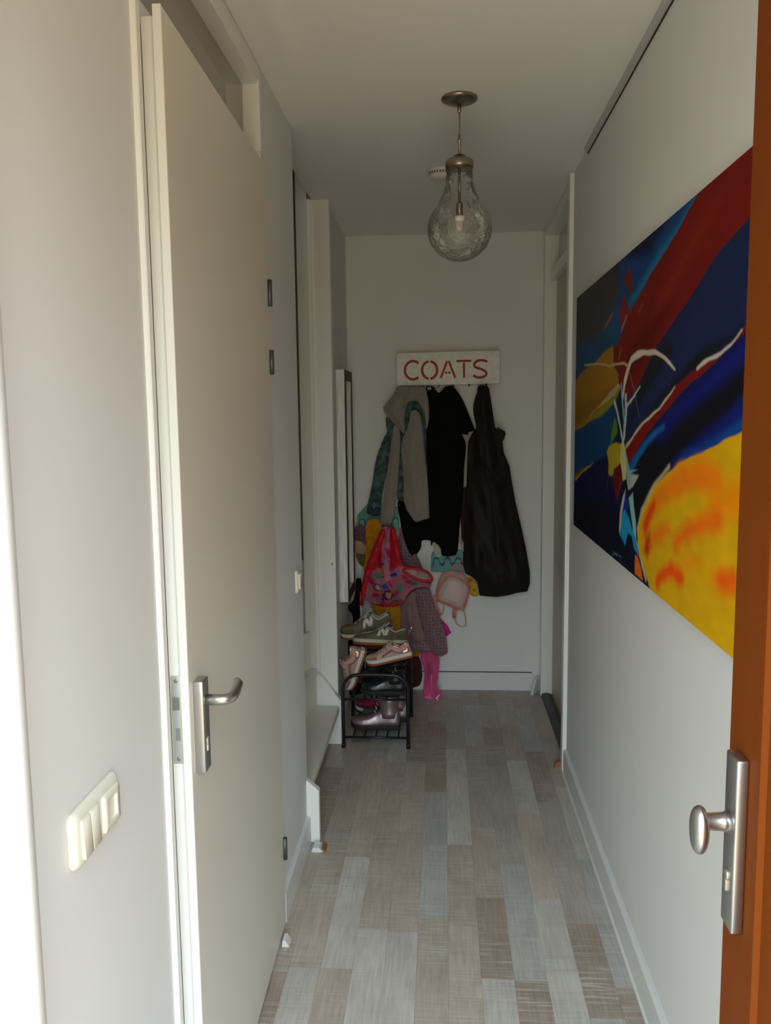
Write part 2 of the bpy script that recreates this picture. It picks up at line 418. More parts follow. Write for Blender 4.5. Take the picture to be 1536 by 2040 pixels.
# front-door lining at the very left
mb = MB(); mb.box(-0.530, -0.469, 0.840, 0.868, 0, 2.40, bev=0.002, seg=1)
struct('trim_2', mb, TRIM, 'bright white upright of the front door lining at the left', 'door frame')

# ---- far right door in its reveal
mb = MB()
mb.box(XR - 0.018, 0.66, 3.600, 3.655, 0, CE - 0.002); mb.box(XR + 0.004, 0.66, 4.612, 4.668, 0, CE - 0.01)
mb.box(XR + 0.006, 0.66, 3.655, 4.612, 2.555, CE); mb.box(0.585, 0.66, 3.655, 4.612, 2.318, 2.375)
struct('trim_3', mb, TRIM, 'white frame of the far right door with its fanlight', 'door frame', bev=0.002, seg=1)
mb = MB(); mb.box(0.628, 0.634, 3.655, 4.612, 2.375, 2.555)
struct('window_2', mb, mat('fanlight_painted_reflection', (0.62, 0.61, 0.54), 0.12, trans=0.25, ior=1.5), 'fanlight pane above the far right door', 'window')  # pale, half-opaque base colour stands in for the hall reflected in the pane
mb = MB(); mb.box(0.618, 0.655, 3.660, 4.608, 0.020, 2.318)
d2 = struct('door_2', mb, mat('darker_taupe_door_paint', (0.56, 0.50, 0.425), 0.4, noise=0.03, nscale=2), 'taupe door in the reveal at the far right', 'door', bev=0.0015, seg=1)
mb = MB(); mb.prism([(0.558, 0.0), (0.612, 0.0), (0.608, 0.016), (0.590, 0.021), (0.562, 0.016)], 'y', 3.66, 4.608)
struct('trim_4', mb, mat('dark_grey_threshold', (0.10, 0.105, 0.105), 0.7, noise=0.1, nscale=50), 'dark grey threshold strip under the far right door', 'threshold')
mb = MB(); mb.box(0.612, 0.66, 3.66, 4.608, 0.0, 0.014)
struct('trim_5', mb, mat('brown_sill', (0.25, 0.18, 0.13), 0.5, noise=0.15, nscale=20), 'brown sill behind the grey threshold strip', 'threshold')

# ---- picture rail along the ceiling on the right
t = thing('picture_rail', (XR, 3.27, CE), 'slim grey-white picture rail along the top of the right wall', 'rail')
mb = MB(); mb.box(XR - 0.014, XR, YF1, 3.270, CE - 0.024, CE); mb.build('rail', mat('rail_aluminium', (0.55, 0.55, 0.53), 0.4, metal=0.3), t, bev=0.001, seg=1)
mb = MB(); mb.box(XR - 0.0035, XR, YF1, 3.268, CE - 0.027, CE - 0.024); mb.build('rail_slot', DARK, t)

# ---- stairs: bullnosed bottom tread, winders above, post and strings
t = thing('staircase', (-0.70, 3.42, 0), 'cream painted winder staircase rising to the left between pier and coat corner', 'stairs')
def tread(poly, z, th=0.035):
    mb = MB(); mb.prism(poly, 'z', z - th, z); return mb.build('tread', STAIRP, t, bev=0.008, seg=3)
def riser(p, q, z0, z1):
    d = Vector((q[0] - p[0], q[1] - p[1])).normalized(); nn = Vector((d.y, -d.x)) * 0.012
    mb = MB(); mb.prism([p, q, (q[0] + nn.x, q[1] + nn.y), (p[0] + nn.x, p[1] + nn.y)], 'z', z0, z1); mb.build('riser', STAIRP, t)
tread([(-0.508, 2.955), (-0.508, 3.862), (-1.80, 3.862), (-1.80, 2.955)], 0.200)
riser((-0.640, 2.95), (-0.640, 3.875), 0.0, 0.170)
tread([(-0.612, 3.868), (-0.640, 3.700), (-0.98, 2.955), (-1.80, 2.955), (-1.80, 3.868)], 0.385)
riser((-0.985, 2.96), (-0.655, 3.72), 0.2, 0.35); riser((-0.655, 3.72), (-0.632, 3.87), 0.2, 0.35)
tread([(-0.636, 3.868), (-0.685, 3.76), (-1.40, 2.955), (-1.80, 2.955), (-1.80, 3.868)], 0.570)
riser((-1.40, 2.96), (-0.70, 3.77), 0.385, 0.535); riser((-0.70, 3.77), (-0.655, 3.87), 0.385, 0.535)
tread([(-0.690, 3.868), (-0.760, 3.82), (-1.80, 3.25), (-1.80, 3.868)], 0.755)
riser((-1.80, 3.26), (-0.775, 3.83), 0.57, 0.72)
# near string: short white board with a sloping top
mb = MB(); mb.prism([(-0.530, 0), (-0.470, 0), (-0.470, 0.205), (-0.515, 0.245), (-0.530, 0.255)], 'y', 2.932, 2.962)
mb.build('string', TRIM, t, bev=0.002, seg=1)
# far string with a curved top, in front of the post
cur = [(-0.66, 0.0), (-0.487, 0.0), (-0.487, 0.205), (-0.511, 0.232), (-0.535, 0.264), (-0.559, 0.298), (-0.578, 0.324), (-0.594, 0.343), (-0.610, 0.356), (-0.628, 0.364), (-0.66, 0.366)]
mb = MB(); mb.prism(cur, 'y', 3.872, 3.912); mb.build('string', TRIM, t, bev=0.002, seg=1)
# tall white post ending at the ceiling, with the narrow cover strip at its left
mb = MB(); mb.box(-0.606, -0.520, 3.914, 3.972, 0, CE); mb.build('post', TRIM, t, bev=0.002, seg=1)
mb = MB(); mb.box(-0.624, -0.604, 3.895, 3.925, 0.36, CE); mb.build('cover_strip', TRIM, t, bev=0.002, seg=1)
mb = MB(); mb.box(-0.671, -0.620, 3.885, 3.925, 0.2, 3.4); mb.build('stair_panel', STAIRP, t)
mb = MB(); mb.box(-0.760, -0.672, 3.880, 3.922, 0.92, 3.4)
mb.build('stairwell_shade_strip', mat('stairwell_shade_brown', (0.10, 0.065, 0.035), 0.5, noise=0.2, nscale=12, stretch=(4, 4, 0.5)), t)  # dark strip added for the stairwell gap, its shade put into the brown
for dz in (0.02,):
    mb = MB(); mb.lathe([(0.0, 0), (0.0045, 0), (0.0045, 0.003), (0, 0.003)], n=12, M=Matrix.Translation((-0.537, 3.914, 0.893)) @ Matrix.Rotation(R(90), 4, 'X'))
    mb.build('screw_cap', mat('grey_cap', (0.25, 0.24, 0.22), 0.5), t)

# ---- open front door at the right edge of the view
DOORB = mat('orange_brown_door_paint', (0.175, 0.039, 0.003), 0.6, spec=0.12, noise=0.04, nscale=6, bump=0.05, bscale=60)
FX, FY0, FY1 = 0.416, 0.285, 1.185
mb = MB(); mb.box(FX, FX + 0.045, FY0, FY1, 0.012, 2.34)
fd = struct('door_3', mb, DOORB, 'open orange-brown front door at the right edge', 'door', bev=0.002, seg=1)
for (ya, yb) in ((FY1 - 0.135, FY1 - 0.125),):
    mb = MB(); mb.prism([(FX, ya - 0.006), (FX - 0.007, ya), (FX - 0.007, yb), (FX, yb + 0.006)], 'z', 0.14, 2.22); mb.build('panel_moulding', DOORB, fd)
mb = MB(); mb.box(FX - 0.017, FX, 1.104, 1.148, 0.880, 1.134, bev=0.003)
sh = mb.build('door_handle', STEEL, fd)
mb = MB(); mb.lathe([(0.016, 0), (0.013, 0.010), (0.012, 0.030), (0.014, 0.036)], n=20, M=Matrix.Translation((FX - 0.017, 1.126, 1.036)) @ Matrix.Rotation(R(-90), 4, 'Y'))
mb.build('knob_neck', STEEL, sh)
rings = []
for k, (dx_, s) in enumerate([(0.0, 0.55), (-0.003, 0.85), (-0.008, 1.0), (-0.014, 0.98), (-0.019, 0.86), (-0.022, 0.60)]):
    ring = []
    for j in range(24):
        a = 2 * math.pi * j / 24
        yy = 0.022 * s * math.cos(a); zz = 0.037 * s * math.sin(a)
        ring.append((FX - 0.050 + dx_, 1.115 + yy, 1.030 + zz - 0.002 * (zz > 0) ))
    rings.append(ring)
mb = MB(); mb.loft(rings); mb.build('knob', STEEL, sh, sub=1)
mb = MB(); mb.lathe([(0.0085, 0), (0.0085, 0.002), (0.006, 0.004), (0.002, 0.003)], n=18, M=Matrix.Translation((FX - 0.017, 1.126, 0.958)) @ Matrix.Rotation(R(-90), 4, 'Y'))
mb.box(FX - 0.0205, FX - 0.016, 1.1215, 1.1305, 0.935, 0.955, bev=0.001); mb.build('lock_cylinder', mat('brass_nickel', (0.55, 0.5, 0.42), 0.3, metal=0.9), sh)
# outlines (x, z) in metres on each garment's own plane
OUT = {
    'denim_body': [(-0.2055,1.702),(-0.1379,1.697),(-0.0833,1.6375),(-0.078,1.5449),(-0.0871,1.4265),(-0.0972,1.1703),(-0.1077,1.1359),(-0.2582,1.1125),(-0.2617,1.1885),(-0.2477,1.3),(-0.2374,1.4789),(-0.241,1.5467),(-0.2827,1.6231)],
    'denim_sleeve': [(-0.3196,1.5983),(-0.2942,1.5939),(-0.2566,1.5472),(-0.2658,1.4799),(-0.2833,1.4293),(-0.2968,1.3701),(-0.3173,1.2851),(-0.339,1.1911),(-0.354,1.0924),(-0.3581,1.0406),(-0.3951,1.0381),(-0.4354,1.0538),(-0.4241,1.1228),(-0.4012,1.2172),(-0.3779,1.3622),(-0.332,1.4805),(-0.3096,1.5141),(-0.3176,1.5479)],
    'denim_cuff': [(-0.427,1.0964),(-0.3533,1.0892),(-0.3565,1.0392),(-0.3943,1.0376),(-0.4362,1.0533)],
    'denim_collar_l': [(-0.1959,1.6905),(-0.1706,1.6927),(-0.1502,1.6215),(-0.1724,1.4791),(-0.1932,1.513),(-0.205,1.6138)],
    'denim_collar_r': [(-0.1455,1.6798),(-0.1068,1.6877),(-0.0972,1.6208),(-0.0992,1.5623),(-0.1166,1.6127),(-0.1374,1.6464)],
    'hoodie_hood_l': [(-0.2477,1.7664),(-0.1752,1.767),(-0.1773,1.7209),(-0.1901,1.6798),(-0.2064,1.6386),(-0.2136,1.5806),(-0.2075,1.5139),(-0.2168,1.5024),(-0.25,1.5394),(-0.2708,1.5605),(-0.3369,1.6444),(-0.3029,1.6813),(-0.269,1.7263)],
    'hoodie_hood_r': [(-0.1813,1.765),(-0.0935,1.767),(-0.0726,1.6534),(-0.0764,1.5709),(-0.0883,1.5213),(-0.0946,1.5876),(-0.1092,1.6373),(-0.1355,1.683),(-0.177,1.6876),(-0.2088,1.66),(-0.2227,1.5974),(-0.216,1.5143),(-0.2299,1.5477),(-0.2342,1.6223),(-0.2144,1.684),(-0.1933,1.7249)],
    'hoodie_sleeve_l': [(-0.2685,1.5606),(-0.237,1.5269),(-0.2363,1.431),(-0.2498,1.2632),(-0.2632,1.1108),(-0.2917,0.9847),(-0.3231,0.9848),(-0.357,0.9968),(-0.343,1.0942),(-0.3156,1.2636),(-0.2901,1.4315),(-0.2791,1.5149)],
    'hoodie_sleeve_r': [(-0.1752,1.6282),(-0.1503,1.6378),(-0.1231,1.6169),(-0.1095,1.5466),(-0.0941,1.3472),(-0.0801,1.1796),(-0.0751,1.0293),(-0.123,1.0192),(-0.1551,1.0057),(-0.2026,1.0746),(-0.2214,1.1382),(-0.2176,1.2645),(-0.2336,1.4318),(-0.2198,1.4815),(-0.19,1.5475)],
    'cardigan_body': [(-0.096,1.7686),(-0.0485,1.7646),(-0.0211,1.7237),(0.0157,1.7637),(0.0573,1.7664),(0.0847,1.7346),(0.1138,1.6888),(0.1737,1.5427),(0.1804,1.5159),(0.1454,1.508),(0.1429,1.4913),(0.1052,1.5),(0.1261,1.4596),(0.132,1.4345),(0.1202,1.2999),(0.1176,1.2069),(0.1048,1.0451),(0.0945,0.9765),(0.0832,0.8127),(0.0363,0.8023),(-0.008,0.8058),(-0.013,0.856),(-0.0554,0.8924),(-0.0659,0.8561),(-0.07,0.8907),(-0.0799,1.0886),(-0.0886,1.3438),(-0.0926,1.5121),(-0.0836,1.6123)],
    'sweater_black': [(-0.2629,1.1169),(-0.224,1.1314),(-0.1944,1.0663),(-0.1588,0.9915),(-0.0777,1.0225),(-0.0227,1.0137),(-0.0233,0.8745),(-0.0922,0.8938),(-0.1233,0.8903),(-0.1253,0.844),(-0.1691,0.7852),(-0.2007,0.8309),(-0.2303,0.9185),(-0.2466,1.0144)],
    'shirt_body': [(-0.0879,1.6631),(0.0816,1.6609),(0.111,1.5086),(0.1474,1.5083),(0.1533,1.4573),(0.1406,1.3724),(0.1278,1.2098),(0.1234,1.0371),(0.1336,0.876),(0.1276,0.8629),(0.0991,0.8629),(0.0931,0.8804),(-0.0062,0.8455),(-0.008,0.8437),(-0.0434,0.8473),(-0.064,0.8876),(-0.0737,1.1678)],
    'maroon_sleeve': [(0.1016,1.1864),(0.144,1.2032),(0.1415,1.0401),(0.138,0.8825),(0.1072,0.8825),(0.1022,1.0143)],
    'maroon_trim': [(0.0971,1.1703),(0.1072,1.1702),(0.102,1.0157),(0.1002,0.9639),(0.1053,0.912),(0.1052,0.873),(0.0941,0.8773),(0.0917,0.9553),(0.0926,1.0416)],
    'shirt_cuff': [(0.1014,0.8829),(0.1357,0.8811),(0.1297,0.8515),(0.1125,0.8462),(0.0988,0.855)],
    'shirt_tail': [(-0.0612,0.8892),(-0.0406,0.8778),(-0.0148,0.8454),(-0.009,0.7963),(-0.0254,0.7893),(-0.0436,0.7893)],
    'raincoat_hood': [(0.1941,1.7655),(0.2529,1.7647),(0.2678,1.6734),(0.2804,1.5916),(0.2904,1.5341),(0.2602,1.4768),(0.2109,1.4691),(0.1821,1.5106),(0.1862,1.5434),(0.1713,1.601),(0.168,1.6502),(0.1778,1.695),(0.1892,1.7233)],
    'raincoat_body': [(0.1819,1.5291),(0.2175,1.5506),(0.2858,1.5416),(0.2941,1.5306),(0.3269,1.5138),(0.3461,1.5027),(0.3299,1.4535),(0.3384,1.3929),(0.369,1.3209),(0.3832,1.2321),(0.4032,1.1207),(0.4344,0.9918),(0.463,0.8622),(0.4863,0.7261),(0.4869,0.6549),(0.4734,0.6119),(0.4149,0.6032),(0.3648,0.5887),(0.3033,0.5798),(0.2473,0.5825),(0.2052,0.5881),(0.1939,0.6628),(0.1658,0.6913),(0.1238,0.717),(0.1126,0.7827),(0.1212,0.9814),(0.1324,1.2337),(0.1407,1.4553),(0.1572,1.4936)],
    'raincoat_lapel': [(0.2967,1.5406),(0.35,1.5072),(0.3314,1.4565),(0.3174,1.4764),(0.3074,1.5093)],
    'sign': [(-0.2383,1.9445),(0.3041,1.949),(0.3152,1.9379),(0.3158,1.7814),(0.302,1.7678),(-0.2401,1.7672),(-0.2512,1.7785),(-0.2524,1.9337)],
    'rack_r_back': [(-0.0685,0.7066),(-0.0679,0.8118),(-0.0502,0.8272),(0.085,0.8289),(0.1052,0.835),(0.1194,0.8151),(0.1193,0.7086)],
    'rack_r_front': [(-0.068,0.7121),(-0.0665,0.745),(-0.057,0.7491),(-0.0494,0.7834),(-0.0373,0.7895),(-0.0248,0.7834),(-0.0182,0.7526),(-0.0065,0.7464),(0.0063,0.7526),(0.0121,0.7834),(0.0246,0.7895),(0.038,0.7834),(0.0433,0.756),(0.054,0.7475),(0.0658,0.7526),(0.0726,0.78),(0.086,0.7885),(0.0994,0.7817),(0.1051,0.7527),(0.1185,0.7476),(0.1184,0.714)],
    'rack_l_back': [(-0.4924,0.9847),(-0.492,1.0363),(-0.4333,1.1025),(-0.3182,1.1041),(-0.2569,1.0782),(-0.2552,1.0312),(-0.2515,0.9755),(-0.3625,0.9693)],
    'rack_l_prong_a': [(-0.4804,0.9814),(-0.4767,1.0112),(-0.4607,1.018),(-0.446,1.009),(-0.4445,0.9685),(-0.4614,0.9749)],
    'rack_l_prong_b': [(-0.2874,0.9851),(-0.285,1.0085),(-0.268,1.0254),(-0.2533,1.0105),(-0.2517,0.9594),(-0.2646,0.9403),(-0.2791,0.968)],
    'bundle_purple': [(-0.5043,0.9039),(-0.5058,0.9377),(-0.5021,0.9736),(-0.4776,0.9946),(-0.4443,0.9777),(-0.4375,0.9482),(-0.4333,0.8764),(-0.4603,0.8933)],
    'bundle_cream': [(-0.5027,0.8999),(-0.4692,0.8999),(-0.4486,0.8788),(-0.4289,0.8661),(-0.4263,0.826),(-0.4537,0.8217),(-0.4788,0.826),(-0.5016,0.8408)],
    'bundle_olive': [(-0.5025,0.82),(-0.4592,0.8179),(-0.4297,0.8115),(-0.4239,0.7752),(-0.4307,0.7453),(-0.4603,0.7453),(-0.4791,0.7624),(-0.4914,0.7859)],
    'mustard': [(-0.4341,0.9784),(-0.4339,0.9955),(-0.4222,1.0181),(-0.3938,1.0322),(-0.3629,1.0293),(-0.3463,1.0009),(-0.3355,0.9669),(-0.3003,0.8415),(-0.2736,0.6983),(-0.2411,0.5397),(-0.2428,0.3739),(-0.32,0.3617),(-0.362,0.4374),(-0.4093,0.5303),(-0.4359,0.6692),(-0.4516,0.7556),(-0.4337,0.8187)],
    'mustard_low': [(-0.2382,0.415),(-0.128,0.4156),(-0.1294,0.216),(-0.1877,0.2095)],
    'bag': [(-0.3377,0.9909),(-0.3214,0.9985),(-0.2701,0.9929),(-0.257,0.9537),(-0.2416,0.8717),(-0.2273,0.7784),(-0.1829,0.7718),(-0.1261,0.762),(-0.083,0.7444),(-0.0588,0.7153),(-0.06,0.6905),(-0.0727,0.6452),(-0.1133,0.6518),(-0.1514,0.6461),(-0.1842,0.6239),(-0.2106,0.5905),(-0.2147,0.5627),(-0.2613,0.5414),(-0.327,0.5388),(-0.3816,0.5498),(-0.4198,0.5675),(-0.4358,0.5953),(-0.4432,0.6509),(-0.448,0.6952),(-0.4335,0.7506),(-0.4135,0.8113),(-0.3881,0.8718),(-0.3629,0.932)],
    'bag_strap': [(-0.3348,0.99),(-0.3119,0.9737),(-0.3315,0.9085),(-0.3652,0.8103),(-0.4044,0.7224),(-0.4214,0.6728),(-0.4359,0.612),(-0.4462,0.5454),(-0.4561,0.5454),(-0.4534,0.6451),(-0.4455,0.7003),(-0.431,0.7609),(-0.4084,0.8212),(-0.3803,0.8922),(-0.3553,0.9466)],
    'bag_strap_r': [(-0.2871,0.9906),(-0.2645,0.9949),(-0.2526,0.958),(-0.2373,0.8766),(-0.2274,0.7894),(-0.2516,0.7894),(-0.2699,0.8439),(-0.2826,0.9201)],
    'bag_rim': [(-0.2244,0.764),(-0.1813,0.776),(-0.125,0.7673),(-0.0822,0.75),(-0.0594,0.7227),(-0.0605,0.7014),(-0.0745,0.7041),(-0.1067,0.703),(-0.1496,0.7149),(-0.1924,0.7394)],
    'mauve_up': [(-0.2466,0.9797),(-0.2329,0.9457),(-0.2168,0.8721),(-0.1838,0.7982),(-0.1555,0.821),(-0.1334,0.7755),(-0.1058,0.7071),(-0.0727,0.6041),(-0.1349,0.5695),(-0.1915,0.5462),(-0.2187,0.6611),(-0.2458,0.7754),(-0.256,0.8778)],
    'mauve_sleeve': [(-0.1595,0.6296),(-0.0781,0.6298),(-0.0656,0.5908),(-0.0467,0.5289),(-0.012,0.4473),(0.0133,0.3622),(0.0242,0.2798),(0.0226,0.2501),(0.0,0.2367),(-0.0209,0.2279),(-0.0481,0.2396),(-0.0833,0.2823),(-0.1087,0.3251),(-0.1179,0.3975),(-0.1366,0.4795),(-0.1521,0.5448)],
    'mauve_panel': [(-0.2254,0.562),(-0.1867,0.6045),(-0.1578,0.6209),(-0.1521,0.5297),(-0.1303,0.448),(-0.1116,0.366),(-0.1086,0.3298),(-0.1408,0.318),(-0.1698,0.3145),(-0.2004,0.3142),(-0.2336,0.3816),(-0.2461,0.4145),(-0.2421,0.4966),(-0.2352,0.5457)],
    'mauve_hem': [(-0.2,0.314),(-0.1126,0.3213),(-0.0804,0.2884),(-0.0661,0.2586),(-0.113,0.2575),(-0.1778,0.2523),(-0.189,0.2742)],
    'silver_tag': [(-0.181,0.4283),(-0.1709,0.4071),(-0.1723,0.3939),(-0.1796,0.4005),(-0.2088,0.3527),(-0.2167,0.3641)],
    'magenta': [(-0.0335,0.4505),(0.0286,0.3842),(0.0366,0.3648),(0.0461,0.3482),(0.0148,0.3243),(-0.004,0.3562),(-0.0147,0.4006)],
    'plastic': [(-0.1311,0.2576),(-0.0678,0.2611),(-0.042,0.2254),(-0.0233,0.2136),(-0.0227,0.1808),(-0.0326,0.1037),(-0.0374,0.0742),(-0.0199,0.051),(0.0008,0.0133),(-0.02,0.003),(-0.0424,0.003),(-0.0807,0.003),(-0.1127,0.0075),(-0.1144,0.0557),(-0.1066,0.1354),(-0.1179,0.1709),(-0.13,0.2007)],
    'plastic_mark': [(-0.0231,0.0495),(-0.0205,0.0437),(-0.0359,0.0274),(-0.0302,0.0144),(-0.0344,0.0114),(-0.0449,0.0288)],
    'black_cloth': [(-0.49,0.6936),(-0.4761,0.7004),(-0.4586,0.6937),(-0.4555,0.6041),(-0.4587,0.469),(-0.4492,0.2932),(-0.4475,0.0293),(-0.549,0.0108),(-0.5863,0.1201),(-0.5894,0.2578),(-0.5598,0.3493),(-0.5142,0.4064),(-0.5128,0.4913),(-0.5482,0.5295),(-0.5071,0.5646),(-0.494,0.6208)],
    'yellow_dots': [(0.136,0.6644),(0.1481,0.6713),(0.171,0.6645),(0.1777,0.6508),(0.1965,0.6426),(0.2074,0.5627),(0.1778,0.5557),(0.1589,0.5695),(0.1481,0.6149)],
    'bp_body': [(-0.0027,0.7025),(0.0185,0.7133),(0.0503,0.7182),(0.0821,0.7134),(0.1138,0.7026),(0.1323,0.6757),(0.1468,0.6352),(0.1482,0.5945),(0.1362,0.5565),(0.1256,0.5102),(0.111,0.4938),(0.0924,0.4978),(0.0711,0.5045),(0.0392,0.5167),(0.0073,0.5288),(-0.0287,0.545),(-0.0373,0.5695),(-0.0355,0.613),(-0.0215,0.6591)],
    'bp_front': [(0.013,0.6815),(0.0394,0.6963),(0.0657,0.6977),(0.1078,0.6709),(0.1393,0.6442),(0.1406,0.6038),(0.1261,0.5633),(0.1076,0.5173),(0.0706,0.5225),(0.0284,0.5413),(-0.0284,0.5654),(-0.0296,0.5925),(-0.0162,0.6357)],
    'boot_brown': [(-0.2539,0.1894),(-0.2067,0.1988),(-0.1773,0.2081),(-0.1421,0.2024),(-0.1278,0.1512),(-0.1224,0.0755),(-0.1375,0.0267),(-0.1788,0.0111),(-0.2143,0.0015),(-0.2556,0.0132)],
}
